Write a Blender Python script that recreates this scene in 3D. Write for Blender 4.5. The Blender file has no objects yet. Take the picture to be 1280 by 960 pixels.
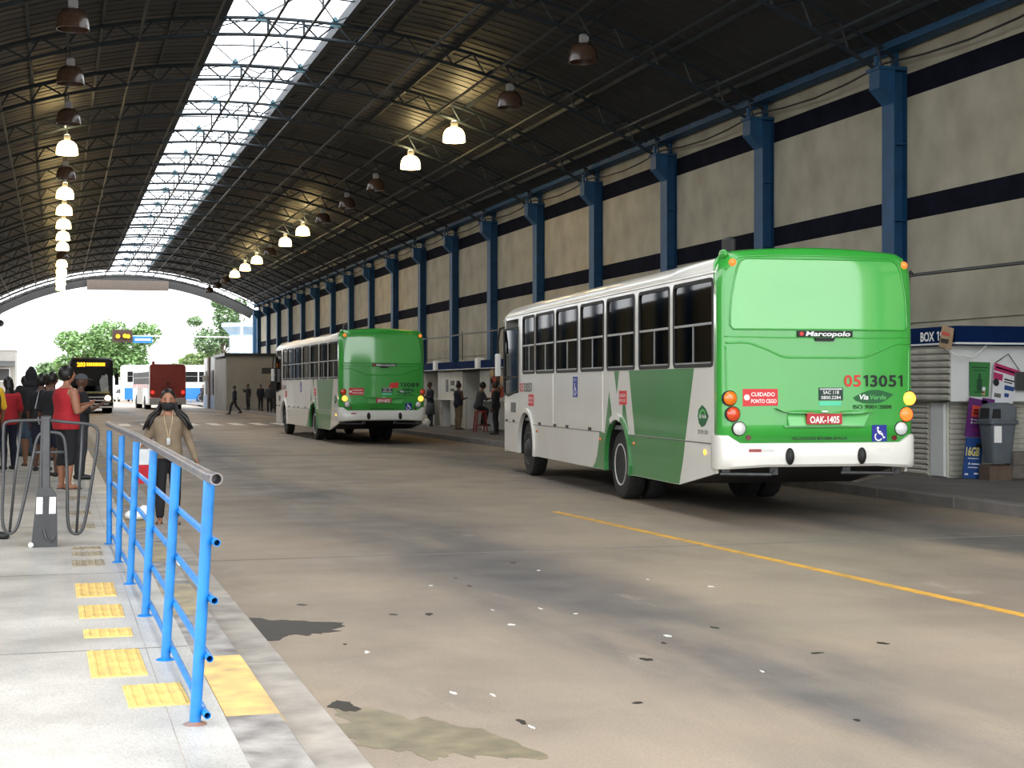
import bpy, bmesh, math, random
from mathutils import Vector, Matrix
from mathutils.bvhtree import BVHTree
rnd = random.Random(7)
R = math.radians
SC = bpy.context.scene
COL = SC.collection
PI = math.pi

# ------------------------------------------------------------------ camera, sky, exposure
cam_d = bpy.data.cameras.new('camera')
cam = bpy.data.objects.new('camera', cam_d)
COL.objects.link(cam)
cam_d.sensor_width = 36.0
cam_d.lens = 36.0 * 1920.0 / 1280.0
cam_d.clip_end = 1000
cam.location = (0, 0, 1.62)
cam.rotation_euler = (R(90 + 0.12), 0, -math.atan(570 / 1920))
SC.camera = cam

world = bpy.data.worlds.new('overcast_sky')
SC.world = world
world.use_nodes = True
wn, wl = world.node_tree.nodes, world.node_tree.links
bg = wn['Background']
wt = wn.new('ShaderNodeTexCoord')
wno = wn.new('ShaderNodeTexNoise'); wno.inputs['Scale'].default_value = 2.0
wr = wn.new('ShaderNodeValToRGB')
wr.color_ramp.elements[0].position = 0.35; wr.color_ramp.elements[0].color = (0.93, 0.96, 0.99, 1)
wr.color_ramp.elements[1].position = 0.65; wr.color_ramp.elements[1].color = (0.97, 0.98, 1.0, 1)
wl.new(wt.outputs['Generated'], wno.inputs['Vector'])
wl.new(wno.outputs['Fac'], wr.inputs['Fac'])
wl.new(wr.outputs['Color'], bg.inputs['Color'])
bg.inputs['Strength'].default_value = 1.0

SC.view_settings.view_transform = 'Standard'
SC.view_settings.look = 'None'
SC.view_settings.gamma = 1.0
SC.view_settings.use_curve_mapping = False
SC.view_settings.exposure = 2.05
SC.cycles.max_bounces = 8
SC.cycles.diffuse_bounces = 5
SC.cycles.transparent_max_bounces = 16
SC.cycles.caustics_reflective = False
SC.cycles.caustics_refractive = False
SC.cycles.sample_clamp_indirect = 6.0

def portal(name, loc, rot, sx, sy):
    l = bpy.data.lights.new(name, 'AREA'); l.shape = 'RECTANGLE'; l.size = sx; l.size_y = sy
    l.cycles.is_portal = True
    o = bpy.data.objects.new(name, l); COL.objects.link(o); o.location = loc; o.rotation_euler = rot
    return o

# ------------------------------------------------------------------ helpers
def lin(c):
    def f(x):
        x /= 255.0
        return x / 12.92 if x <= 0.04045 else ((x + 0.055) / 1.055) ** 2.4
    return (f(c[0]), f(c[1]), f(c[2]), 1.0)

MATS = {}
def pm(name, col, rough=0.5, metal=0.0, var=0.12, scale=6.0, bump=0.0, coat=0.0, emit=0.0, spec=0.5, stretch=None, bscale=None, var2=None, emcol=None, speck=0.0):
    """procedural principled material: colour (sRGB 0-255) with noise variation, optional bump"""
    if name in MATS: return MATS[name]
    m = bpy.data.materials.new(name); m.use_nodes = True
    n, l = m.node_tree.nodes, m.node_tree.links
    b = n['Principled BSDF']
    c = lin(col)
    tc = n.new('ShaderNodeTexCoord'); mp = n.new('ShaderNodeMapping')
    l.new(tc.outputs['Object'], mp.inputs['Vector'])
    if stretch: mp.inputs['Scale'].default_value = stretch
    no = n.new('ShaderNodeTexNoise'); no.inputs['Scale'].default_value = scale; no.inputs['Detail'].default_value = 6
    l.new(mp.outputs['Vector'], no.inputs['Vector'])
    rp = n.new('ShaderNodeValToRGB')
    rp.color_ramp.elements[0].position = 0.3; rp.color_ramp.elements[1].position = 0.7
    lo = tuple(x * (1 - var) for x in c[:3]) + (1,)
    hi = tuple(min(1, x * (1 + var)) for x in c[:3]) + (1,)
    if var2: lo = lin(var2)
    rp.color_ramp.elements[0].color = lo; rp.color_ramp.elements[1].color = hi
    l.new(no.outputs['Fac'], rp.inputs['Fac'])
    if speck:
        ns = n.new('ShaderNodeTexNoise'); ns.inputs['Scale'].default_value = 130; ns.inputs['Detail'].default_value = 2
        l.new(mp.outputs['Vector'], ns.inputs['Vector'])
        rs = n.new('ShaderNodeValToRGB'); rs.color_ramp.elements[0].position = 0.38; rs.color_ramp.elements[1].position = 0.52
        rs.color_ramp.elements[0].color = (1-speck, 1-speck, 1-speck, 1); rs.color_ramp.elements[1].color = (1, 1, 1, 1)
        l.new(ns.outputs['Fac'], rs.inputs['Fac'])
        mxs = n.new('ShaderNodeMix'); mxs.data_type = 'RGBA'; mxs.blend_type = 'MULTIPLY'; mxs.inputs['Factor'].default_value = 1.0
        l.new(rp.outputs['Color'], mxs.inputs['A']); l.new(rs.outputs['Color'], mxs.inputs['B']); l.new(mxs.outputs['Result'], b.inputs['Base Color'])
    else:
        l.new(rp.outputs['Color'], b.inputs['Base Color'])
    b.inputs['Roughness'].default_value = rough
    b.inputs['Metallic'].default_value = metal
    b.inputs['Coat Weight'].default_value = coat
    b.inputs['Coat Roughness'].default_value = 0.06
    b.inputs['Specular IOR Level'].default_value = spec
    if emit:
        b.inputs['Emission Color'].default_value = lin(emcol or col); b.inputs['Emission Strength'].default_value = emit
    if bump:
        n2 = n.new('ShaderNodeTexNoise'); n2.inputs['Scale'].default_value = bscale or scale * 6; n2.inputs['Detail'].default_value = 4
        l.new(mp.outputs['Vector'], n2.inputs['Vector'])
        bp = n.new('ShaderNodeBump'); bp.inputs['Strength'].default_value = bump; bp.inputs['Distance'].default_value = 0.01
        l.new(n2.outputs['Fac'], bp.inputs['Height']); l.new(bp.outputs['Normal'], b.inputs['Normal'])
    MATS[name] = m
    return m

def tinted_glass(name, tint, gloss=0.03, refl=1.0):
    if name in MATS: return MATS[name]
    m = bpy.data.materials.new(name); m.use_nodes = True
    n, l = m.node_tree.nodes, m.node_tree.links
    n.clear()
    out = n.new('ShaderNodeOutputMaterial'); tr = n.new('ShaderNodeBsdfTransparent'); gl = n.new('ShaderNodeBsdfGlossy')
    mx = n.new('ShaderNodeMixShader'); fr = n.new('ShaderNodeFresnel'); fr.inputs['IOR'].default_value = 1.5
    tr.inputs['Color'].default_value = lin(tint)
    gl.inputs['Roughness'].default_value = gloss; gl.inputs['Color'].default_value = (refl, refl, refl, 1)
    l.new(fr.outputs['Fac'], mx.inputs['Fac']); l.new(tr.outputs[0], mx.inputs[1]); l.new(gl.outputs[0], mx.inputs[2])
    l.new(mx.outputs[0], out.inputs['Surface'])
    MATS[name] = m
    return m

class MB:
    """collects geometry for ONE mesh object"""
    def __init__(s): s.v = []; s.f = []; s.m = []; s.M = None
    def add(s, vs, fs, m=0):
        o = len(s.v)
        if s.M is not None: vs = [tuple(s.M @ Vector(p)) for p in vs]
        s.v += [tuple(p) for p in vs]
        s.f += [tuple(i + o for i in f) for f in fs]
        s.m += [m] * len(fs)
        return s
    def box(s, x0, x1, y0, y1, z0, z1, m=0):
        return s.add([(x0,y0,z0),(x1,y0,z0),(x1,y1,z0),(x0,y1,z0),(x0,y0,z1),(x1,y0,z1),(x1,y1,z1),(x0,y1,z1)],
              [(0,3,2,1),(4,5,6,7),(0,1,5,4),(1,2,6,5),(2,3,7,6),(3,0,4,7)], m)
    def bbox(s, x0, x1, y0, y1, z0, z1, b=0.01, m=0):
        """box with chamfered vertical and top edges"""
        r0 = [(x0+b,y0),(x1-b,y0),(x1,y0+b),(x1,y1-b),(x1-b,y1),(x0+b,y1),(x0,y1-b),(x0,y0+b)]
        cx, cy = (x0+x1)/2, (y0+y1)/2
        ins = [(x + (b if x < cx else -b), y + (b if y < cy else -b)) for x, y in r0]
        rings = [[(x,y,z0) for x,y in r0], [(x,y,z1-b) for x,y in r0], [(x,y,z1) for x,y in ins]]
        return s.loft(rings, m=m)
    def loft(s, rings, caps=True, closed=True, m=0):
        n = len(rings[0]); vs = [p for r in rings for p in r]; fs = []
        for i in range(len(rings)-1):
            for j in range(n if closed else n-1):
                a = i*n+j; b = i*n+(j+1) % n
                fs.append((a, b, b+n, a+n))
        if caps and closed:
            fs.append(tuple(reversed(range(n)))); k = (len(rings)-1)*n
            fs.append(tuple(range(k, k+n)))
        return s.add(vs, fs, m)
    def tube(s, pts, r, n=8, closed=False, caps=True, m=0, flat=1.0):
        pts = [Vector(p) for p in pts]; k = len(pts)
        rr = r if isinstance(r, (list, tuple)) else [r]*k
        tang = []
        for i in range(k):
            a = pts[(i-1) % k] if (closed or i > 0) else pts[i]
            b = pts[(i+1) % k] if (closed or i < k-1) else pts[i]
            t = (b-a); t = t.normalized() if t.length > 1e-9 else Vector((0,0,1)); tang.append(t)
        u = Vector((0,0,1)) if abs(tang[0].z) < 0.9 else Vector((1,0,0))
        u = (u - tang[0]*u.dot(tang[0])).normalized()
        rings = []
        for i in range(k):
            if i: 
                u = (u - tang[i]*u.dot(tang[i]))
                u = u.normalized() if u.length > 1e-6 else tang[i].orthogonal().normalized()
            w = tang[i].cross(u)
            rings.append([tuple(pts[i] + u*math.cos(2*PI*j/n)*rr[i] + w*math.sin(2*PI*j/n)*rr[i]*flat) for j in range(n)])
        if closed: rings.append(rings[0]); caps = False
        return s.loft(rings, caps=caps, m=m)
    def lathe(s, prof, n=16, c=(0,0,0), axis='z', m=0):
        rings = []
        for r, z in prof:
            ring = []
            for j in range(n):
                a = 2*PI*j/n; p = (r*math.cos(a), r*math.sin(a), z)
                if axis == 'x': p = (p[2], p[0], p[1])
                if axis == 'y': p = (p[1], p[2], p[0])
                ring.append((p[0]+c[0], p[1]+c[1], p[2]+c[2]))
            rings.append(ring)
        return s.loft(rings, m=m)
    def ell(s, c, r, nu=12, nv=8, m=0):
        vs = [(c[0],c[1],c[2]-r[2])]; fs = []
        for i in range(1, nv):
            t = -PI/2 + PI*i/nv
            for j in range(nu):
                a = 2*PI*j/nu
                vs.append((c[0]+r[0]*math.cos(t)*math.cos(a), c[1]+r[1]*math.cos(t)*math.sin(a), c[2]+r[2]*math.sin(t)))
        vs.append((c[0],c[1],c[2]+r[2]))
        for j in range(nu): fs.append((0, 1+(j+1) % nu, 1+j))
        for i in range(nv-2):
            for j in range(nu):
                a = 1+i*nu+j; b = 1+i*nu+(j+1) % nu
                fs.append((a, b, b+nu, a+nu))
        k = 1+(nv-2)*nu
        for j in range(nu): fs.append((k+j, k+(j+1) % nu, len(vs)-1))
        return s.add(vs, fs, m)
    def prism(s, poly, off, m=0):
        """extrude a planar 3-D polygon by vector off"""
        n = len(poly); top = [(p[0]+off[0], p[1]+off[1], p[2]+off[2]) for p in poly]
        fs = [tuple(reversed(range(n))), tuple(range(n, 2*n))]
        fs += [(i, (i+1) % n, n+(i+1) % n, n+i) for i in range(n)]
        return s.add(list(poly)+top, fs, m)
    def mesh(s, name):
        me = bpy.data.meshes.new(name); me.from_pydata(s.v, [], s.f)
        if any(s.m): me.polygons.foreach_set('material_index', s.m)
        me.validate(); me.update()
        return me

def orient(me, c):
    """flip an open shell so that its faces look away from point c"""
    t = sum((p.normal.dot(p.center - Vector(c)) * p.area for p in me.polygons))
    if t < 0: me.flip_normals()

def fixn(me):
    bm = bmesh.new(); bm.from_mesh(me); bmesh.ops.recalc_face_normals(bm, faces=bm.faces); bm.to_mesh(me); bm.free()

def obj(name, mb, mats, parent=None, smooth=False, loc=None, rot=None, kind=None, label=None, norm=True):
    me = mb.mesh(name) if isinstance(mb, MB) else mb
    if norm and isinstance(mb, MB): fixn(me)
    if not isinstance(mats, (list, tuple)): mats = [mats]
    if not me.materials:
        for m in mats: me.materials.append(m)
    if smooth:
        if smooth is True: me.polygons.foreach_set('use_smooth', [True]*len(me.polygons))
        else:
            me.polygons.foreach_set('use_smooth', [True]*len(me.polygons)); me.set_sharp_from_angle(angle=R(smooth))
    o = bpy.data.objects.new(name, me); COL.objects.link(o)
    if parent is not None: o.parent = parent
    if loc: o.location = loc
    if rot: o.rotation_euler = rot
    if kind: o['kind'] = kind
    if label: o['label'] = label
    return o

def dup(o, parent=None, loc=None, rot=None):
    c = o.copy(); COL.objects.link(c)
    if parent is not None: c.parent = parent
    if loc is not None: c.location = loc
    if rot is not None: c.rotation_euler = rot
    return c

def thing(name, label, cat, loc=(0,0,0), rz=0, group=None):
    o = bpy.data.objects.new(name, None); COL.objects.link(o); o.empty_display_size = 0.2
    o.location = loc; o.rotation_euler = (0,0,rz); o['label'] = label; o['category'] = cat
    if group: o['group'] = group
    return o
def tag(o, label, cat, group=None, kind=None):
    o['label'] = label; o['category'] = cat
    if group: o['group'] = group
    if kind: o['kind'] = kind
    return o

def copy_thing(src, label, loc, rz=0, group=None):
    c = src.copy(); COL.objects.link(c); c.location = loc; c.rotation_euler = (0,0,rz); c['label'] = label
    if group: c['group'] = group
    for ch in src.children:
        d = ch.copy(); COL.objects.link(d); d.parent = c
        for g in ch.children:
            e = g.copy(); COL.objects.link(e); e.parent = d
    return c

_TX = {}
def text2d(s, h, w=None, shear=0.0, bold=0.0, align='c', spacing=1.0):
    """2-D lettering: list of (u, v) verts and faces, cap height h, optionally stretched to width w"""
    key = (s, bold, spacing)
    if key not in _TX:
        cu = bpy.data.curves.new('lettering', 'FONT'); cu.body = s; cu.size = 1.0; cu.offset = bold; cu.space_character = spacing
        cu.resolution_u = 3
        o = bpy.data.objects.new('lettering', cu); COL.objects.link(o)
        dg = bpy.context.evaluated_depsgraph_get(); ev = o.evaluated_get(dg); me = ev.to_mesh()
        vs = [(v.co.x, v.co.y) for v in me.vertices]; fs = [tuple(p.vertices) for p in me.polygons]
        ev.to_mesh_clear(); bpy.data.objects.remove(o); bpy.data.curves.remove(cu)
        _TX[key] = (vs, fs)
    vs, fs = _TX[key]
    x0 = min(v[0] for v in vs); x1 = max(v[0] for v in vs); y0 = 0.0; y1 = max(v[1] for v in vs)
    k = h/(y1-y0); kx = (w/(x1-x0)) if w else k
    W = (x1-x0)*kx
    sh = 0 if align == 'l' else (W/2 if align == 'c' else W)
    return [((x-x0)*kx - sh + shear*y*k, y*k) for x, y in vs], fs, W

def arc(cx, cy, r, a0, a1, n):
    return [(cx + r*math.cos(R(a0+(a1-a0)*i/n)), cy + r*math.sin(R(a0+(a1-a0)*i/n))) for i in range(n+1)]
def rrect(x0, x1, z0, z1, r, n=4):
    return arc(x1-r, z1-r, r, 0, 90, n) + arc(x0+r, z1-r, r, 90, 180, n) + arc(x0+r, z0+r, r, 180, 270, n) + arc(x1-r, z0+r, r, 270, 360, n)

def skin_hash(*a):
    return random.Random(hash(a) & 0xffff)
# ------------------------------------------------------------------ materials of the setting
def road_material():
    m = bpy.data.materials.new('worn_concrete_road'); m.use_nodes = True
    n, l = m.node_tree.nodes, m.node_tree.links
    b = n['Principled BSDF']
    tc = n.new('ShaderNodeTexCoord')
    def noise(scale, detail=6, stretch=(1,1,1), rough=0.55):
        mp = n.new('ShaderNodeMapping'); mp.inputs['Scale'].default_value = stretch
        l.new(tc.outputs['Object'], mp.inputs['Vector'])
        t = n.new('ShaderNodeTexNoise'); t.inputs['Scale'].default_value = scale; t.inputs['Detail'].default_value = detail; t.inputs['Roughness'].default_value = rough
        l.new(mp.outputs['Vector'], t.inputs['Vector'])
        return t.outputs['Fac']
    def ramp(src, stops):
        r = n.new('ShaderNodeValToRGB'); el = r.color_ramp.elements
        while len(el) < len(stops): el.new(0.5)
        for e, (p, c) in zip(el, stops): e.position = p; e.color = c
        l.new(src, r.inputs['Fac']); return r.outputs['Color']
    def mix(a, bb, fac, mode='MIX'):
        x = n.new('ShaderNodeMix'); x.data_type = 'RGBA'; x.blend_type = mode
        if isinstance(fac, float): x.inputs['Factor'].default_value = fac
        else: l.new(fac, x.inputs['Factor'])
        l.new(a, x.inputs['A']); l.new(bb, x.inputs['B']); return x.outputs['Result']
    def g(v): return (v, v, v, 1)
    base = ramp(noise(0.35, 8), [(0.3, lin((128,116,103))), (0.5, lin((150,136,119))), (0.7, lin((160,143,122)))])
    # oil-darkened lane centres (run along the lanes)
    sx = n.new('ShaderNodeSeparateXYZ'); l.new(tc.outputs['Object'], sx.inputs[0])
    def band(x0, w):
        a = n.new('ShaderNodeMath'); a.operation = 'SUBTRACT'; a.inputs[1].default_value = x0; l.new(sx.outputs['X'], a.inputs[0])
        d = n.new('ShaderNodeMath'); d.operation = 'DIVIDE'; d.inputs[1].default_value = w; l.new(a.outputs[0], d.inputs[0])
        p = n.new('ShaderNodeMath'); p.operation = 'POWER'; p.inputs[1].default_value = 2; l.new(d.outputs[0], p.inputs[0])
        e = n.new('ShaderNodeMath'); e.operation = 'MULTIPLY'; e.inputs[1].default_value = -1; l.new(p.outputs[0], e.inputs[0])
        x = n.new('ShaderNodeMath'); x.operation = 'EXPONENT'; l.new(e.outputs[0], x.inputs[0]); return x.outputs[0]
    def add(a, bb):
        x = n.new('ShaderNodeMath'); x.operation = 'ADD'; x.use_clamp = True; l.new(a, x.inputs[0]); l.new(bb, x.inputs[1]); return x.outputs[0]
    def mul(a, bb):
        x = n.new('ShaderNodeMath'); x.operation = 'MULTIPLY'; l.new(a, x.inputs[0])
        if isinstance(bb, float): x.inputs[1].default_value = bb
        else: l.new(bb, x.inputs[1])
        return x.outputs[0]
    lanes = add(band(3.75, 1.1), band(9.3, 1.6))
    patch = ramp(noise(0.55, 5, (1, 0.22, 1)), [(0.34, g(0)), (0.56, g(1))])
    dark = mul(lanes, patch)
    col = mix(base, ramp(noise(1.3, 6), [(0.3, lin((78,76,76))), (0.7, lin((104,99,95)))]), mul(dark, 0.97))
    blot = ramp(noise(0.8, 8, (1, 0.5, 1), 0.65), [(0.52, g(0)), (0.72, g(1))])
    col = mix(col, ramp(noise(3, 3), [(0.3, lin((96,90,84))), (0.7, lin((118,108,98)))]), mul(blot, 0.5))
    pale = ramp(noise(1.7, 8, (1, 0.35, 1), 0.7), [(0.62, g(0)), (0.75, g(1))])
    col = mix(col, ramp(noise(3, 3), [(0.3, lin((178,166,150))), (0.7, lin((192,180,163)))]), mul(pale, 0.45))
    spk = ramp(noise(60, 3), [(0.3, g(0.82)), (0.7, g(1.12))])
    col = mix(col, spk, 0.8, 'MULTIPLY')
    fine = ramp(noise(240, 2), [(0.25, g(0.75)), (0.6, g(1.1))])
    col = mix(col, fine, 0.5, 'MULTIPLY')
    l.new(col, b.inputs['Base Color'])
    rr = ramp(noise(0.9, 5), [(0.3, g(0.5)), (0.7, g(0.78))])
    l.new(rr, b.inputs['Roughness'])
    b.inputs['Specular IOR Level'].default_value = 0.3
    bp = n.new('ShaderNodeBump'); bp.inputs['Strength'].default_value = 0.25; bp.inputs['Distance'].default_value = 0.006
    l.new(noise(45, 6), bp.inputs['Height']); l.new(bp.outputs['Normal'], b.inputs['Normal'])
    return m

M_ROAD = road_material()
M_PLAT = pm('granolithic_platform', (198,194,186), 0.42, var=0.10, scale=1.6, bump=0.12, bscale=90, var2=(160,157,150), speck=0.3)
M_KERB_G = pm('kerb_grey_paint', (150,146,140), 0.75, var=0.25, scale=5, bump=0.5, var2=(104,98,94))
M_KERB_Y = pm('kerb_yellow_paint', (214,178,108), 0.7, var=0.2, scale=6, bump=0.4, var2=(176,150,104))
M_KERB_W = pm('kerb_worn_yellow', (158,144,112), 0.75, var=0.2, scale=5, bump=0.4, var2=(120,112,100))
M_GUTTER = pm('gutter_concrete', (166,158,148), 0.7, var=0.2, scale=3, bump=0.4, var2=(132,126,118))
M_KFACE = pm('kerb_face', (112,108,104), 0.8, var=0.2, scale=4, bump=0.4)
M_TILE = pm('tactile_yellow', (226,190,108), 0.65, var=0.15, scale=7, bump=0.2, var2=(196,164,98))
M_TILEW = pm('tactile_worn', (168,152,122), 0.7, var=0.2, scale=9, bump=0.2, var2=(120,113,104))
M_YLINE = pm('yellow_road_paint', (214,158,52), 0.6, var=0.2, scale=5, bump=0.1, var2=(168,132,66))
M_WLINE = pm('white_road_paint', (205,203,196), 0.65, var=0.15, scale=4)
M_WALL = pm('cream_wall', (170,165,147), 0.8, var=0.07, scale=1.2, bump=0.05, var2=(152,146,128))
M_STRIPE = pm('dark_wall_stripe', (22,24,34), 0.9, spec=.05, var=0.25, scale=2.0)
M_BLUE = pm('blue_steel', (20,74,112), 0.6, var=0.18, scale=3, bump=0.04)
M_BLUED = pm('blue_steel_dark', (26,62,86), 0.45, var=0.18, scale=3)
M_STEEL = pm('roof_steel', (28,40,48), 0.6, var=0.2, scale=4)
M_TEAL = pm('gusset_teal', (88,130,142), 0.5, var=0.1)
M_ROOF = pm('roof_sheet_dark', (45,46,48), 0.55, var=0.16, scale=1.6, stretch=(1,4,1))
M_SIDEWALK = pm('dark_sidewalk', (92,88,84), 0.8, var=0.25, scale=1.5, bump=0.3)
M_GREYWALL = pm('grey_render', (150,148,142), 0.8, var=0.12, scale=0.8)
M_WHITEWALL = pm('white_render', (226,228,228), 0.7, var=0.06, scale=0.8)
M_OIL = pm('oil_stain', (36,33,29), 0.5, var=0.3, scale=5, spec=.2, var2=(54,49,43))
M_OIL2 = pm('dried_stain', (122,112,88), 0.45, var=0.15, scale=7, var2=(98,90,72), bump=0.1)
M_BLACK = pm('black_matt', (22,22,23), 0.7, var=0.2)
M_DARKMETAL = pm('dark_metal', (48,49,50), 0.45, var=0.2)
M_WHITE = pm('white_plastic', (226,226,222), 0.45, var=0.04)
M_GREYM = pm('grey_galvanised', (74,75,76), 0.38, metal=0.4, var=0.2, scale=9)

def skylight_material():
    m = bpy.data.materials.new('translucent_skylight'); m.use_nodes = True
    n, l = m.node_tree.nodes, m.node_tree.links; n.clear()
    out = n.new('ShaderNodeOutputMaterial'); a = n.new('ShaderNodeBsdfTransparent'); b = n.new('ShaderNodeBsdfTranslucent'); x = n.new('ShaderNodeMixShader')
    a.inputs[0].default_value = (0.93, 0.95, 0.96, 1); b.inputs[0].default_value = (0.85, 0.88, 0.9, 1)
    t = n.new('ShaderNodeTexCoord'); no = n.new('ShaderNodeTexNoise'); no.inputs['Scale'].default_value = 1.5
    mr = n.new('ShaderNodeMapRange'); mr.inputs['To Min'].default_value = 0.12; mr.inputs['To Max'].default_value = 0.4
    l.new(t.outputs['Object'], no.inputs['Vector']); l.new(no.outputs['Fac'], mr.inputs['Value']); l.new(mr.outputs[0], x.inputs[0])
    l.new(a.outputs[0], x.inputs[1]); l.new(b.outputs[0], x.inputs[2]); l.new(x.outputs[0], out.inputs['Surface'])
    return m
M_SKYL = skylight_material()

# ------------------------------------------------------------------ floor: road, markings, stains
floor = obj('floor', MB().box(-140, 140, -60, 420, -0.3, 0), M_ROAD, kind='structure')

def wobble_poly(cx, cy, rx, ry, n, seed, amp=0.35, ang=0.0):
    r = random.Random(seed); ph = [r.uniform(0, 6.28) for _ in range(6)]
    out = []
    for i in range(n):
        a = 2*PI*i/n
        k = 1 + amp*(0.5*math.sin(2*a+ph[0]) + 0.35*math.sin(3*a+ph[1]) + 0.25*math.sin(5*a+ph[2]) + 0.2*math.sin(9*a+ph[3]) + 0.14*math.sin(17*a+ph[4]) + 0.1*math.sin(29*a+ph[5]))*0.8
        x, y = rx*k*math.cos(a), ry*k*math.sin(a)
        out.append((cx + x*math.cos(ang) - y*math.sin(ang), cy + x*math.sin(ang) + y*math.cos(ang)))
    return out
def flat(name, poly, z, h, m, parent=floor):
    return obj(name, MB().prism([(x, y, z) for x, y in poly], (0,0,h)), m, parent)
flat('oil_stain', wobble_poly(1.40, 10.35, 0.34, 0.50, 60, 3, 0.5, 0.5), 0.0, 0.002, M_OIL)
flat('dried_stain', wobble_poly(1.62, 7.0, 0.28, 0.62, 80, 11, 0.5, 0.25), 0.0, 0.002, M_OIL2)
flat('oil_stain', wobble_poly(1.40, 7.72, 0.07, 0.12, 30, 5, 0.5), 0.0, 0.003, M_OIL)
flat('oil_stain', wobble_poly(1.01, 10.3, 0.04, 0.55, 40, 8, 0.4), 0.0, 0.0025, M_OIL)
for i in range(16):
    x, y = rnd.uniform(1.6, 5.5), rnd.uniform(6.2, 14)
    flat('oil_stain', wobble_poly(x, y, rnd.uniform(.012,.04), rnd.uniform(.02,.06), 14, 20+i, 0.5), 0.0, 0.002, M_OIL)
for i in range(14):
    x, y = rnd.uniform(1.5, 5.5), rnd.uniform(6.2, 13)
    flat('paint_fleck', wobble_poly(x, y, rnd.uniform(.008,.02), rnd.uniform(.012,.05), 10, 60+i, 0.6), 0.0, 0.003, M_WLINE)
flat('yellow_lane_line', [(6.67, 6.0), (6.77, 6.0), (6.27, 19.0), (6.17, 19.0)], 0.0, 0.004, M_YLINE)
for i in range(8):
    x = 2.6 + i*0.95
    flat('crosswalk_stripe', [(x, 66), (x+0.45, 66), (x+0.45, 70), (x, 70)], 0.0, 0.004, M_WLINE)
for i in range(9):
    flat('concrete_joint', [(1.3, 14.5+i*11), (11.4, 14.5+i*11), (11.4, 14.54+i*11), (1.3, 14.54+i*11)], 0.0, 0.002, M_KFACE)

# left platform with kerb stones and tactile tiles
plat = obj('floor_platform', MB().box(-9, 0.71, -6, 128, 0.0, 0.18), M_PLAT, kind='structure')
y = 2.0; k = 0
while y < 128:
    L = 1.55 if y < 40 else 4.0
    yel = (k % 2 == 1)
    mb = MB(); mb.prism([(0, 0, 0), (0.262, 0, 0), (0.262, 0, 0.145), (0.235, 0, 0.182), (0, 0, 0.182)], (0, L-0.012, 0))
    obj('kerb_stone', mb, (M_KERB_Y if y < 8 else M_KERB_W) if yel else M_KERB_G, plat, loc=(0.712 + rnd.uniform(-.004,.004), y+0.15, 0), label=('yellow painted kerb stone' if y < 8 else 'worn yellow kerb stone') if yel else None)
    y += L; k += 1
y = -6
while y < 128:
    L = 3.0 if y < 40 else 8
    obj('gutter_slab', MB().bbox(1.03, 1.29, y, y+L-0.015, 0.0, 0.012, 0.004), M_GUTTER, floor); y += L
    
def tactile(x0, x1, y0, y1, mat, rz=0):
    w, d = x1-x0, y1-y0
    mb = MB(); mb.bbox(-w/2, w/2, -d/2, d/2, 0, 0.006, 0.003)
    nb = max(3, int(w/0.05))
    for i in range(nb):
        x = -w/2 + w*(i+0.5)/nb
        mb.bbox(x-0.011, x+0.011, -d/2+0.012, d/2-0.012, 0.005, 0.011, 0.004)
    return obj('tactile_tile', mb, mat, plat, loc=((x0+x1)/2, (y0+y1)/2, 0.18), rot=(0,0,rz))
tactile(0.31, 0.585, 7.10, 7.62, M_TILE, 0.02)
tactile(0.165, 0.44, 7.88, 8.67, M_TILE, 0.01)
tactile(0.155, 0.43, 9.14, 9.44, M_TILE)
tactile(0.14, 0.415, 9.92, 10.48, M_TILE)
tactile(0.135, 0.405, 10.93, 11.66, M_TILE)
tactile(0.125, 0.38, 12.82, 13.24, M_TILEW)
tactile(0.13, 0.385, 13.58, 13.9, M_TILEW)
tactile(0.13, 0.385, 14.1, 14.33, M_TILEW)
for y0 in (16.2, 18.0, 20.5): tactile(0.13, 0.385, y0, y0+.5, M_TILEW)
for y0 in (8.7, 12.3, 16.5, 21.5, 27.5, 34):
    obj('platform_joint', MB().box(-9, 0.70, y0, y0+0.012, 0.179, 0.1815), M_KFACE, plat)
obj('platform_joint', MB().box(0.473, 0.478, 2, 30, 0.179, 0.1808), M_GUTTER, plat)

# right pavement and its kerb
walk = obj('floor_pavement', MB().box(11.75, 16.6, -6, 128, 0.0, 0.15), M_SIDEWALK, kind='structure')
y = -6; 
while y < 128:
    L = 2.0 if y < 60 else 6.0
    obj('kerb_stone', MB().bbox(11.5, 11.745, y, y+L-0.012, 0, 0.152, 0.015), M_KFACE, walk); y += L

# ------------------------------------------------------------------ right wall: columns, panels, stripes, eaves beam
YC = [27.0 + 5.85*i for i in range(-4, 18)]
wallr = obj('wall_right', MB().box(16.12, 16.4, YC[0]-2.5, 128.5, 0, 8.75), M_WALL, kind='structure')
def ibeam_col():
    mb = MB(); w = 0.23
    mb.box(-0.22, -0.19, -w, w, 0, 7.9)          # front flange
    mb.box(0.09, 0.12, -w, w, 0, 7.9)            # back flange
    mb.box(-0.19, 0.09, -0.03, 0.03, 0, 7.9)     # web
    mb.prism([(-0.22, -0.2, 7.2), (-0.52, -0.2, 7.5), (-0.52, -0.2, 7.86), (-0.22, -0.2, 7.86)], (0, 0.4, 0))
    mb.box(-0.56, 0.12, -w-0.02, w+0.02, 7.86, 7.92)
    for z in (1.5, 3.2, 4.9, 6.4): mb.box(-0.19, 0.09, -w+0.02, -0.03, z, z+0.02); mb.box(-0.19, 0.09, 0.03, w-0.02, z, z+0.02)
    mb.box(-0.10, 0.10, w-0.24, w+0.02, 0, 7.85)
    return mb.mesh('column')
cm = ibeam_col(); fixn(cm)
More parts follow.
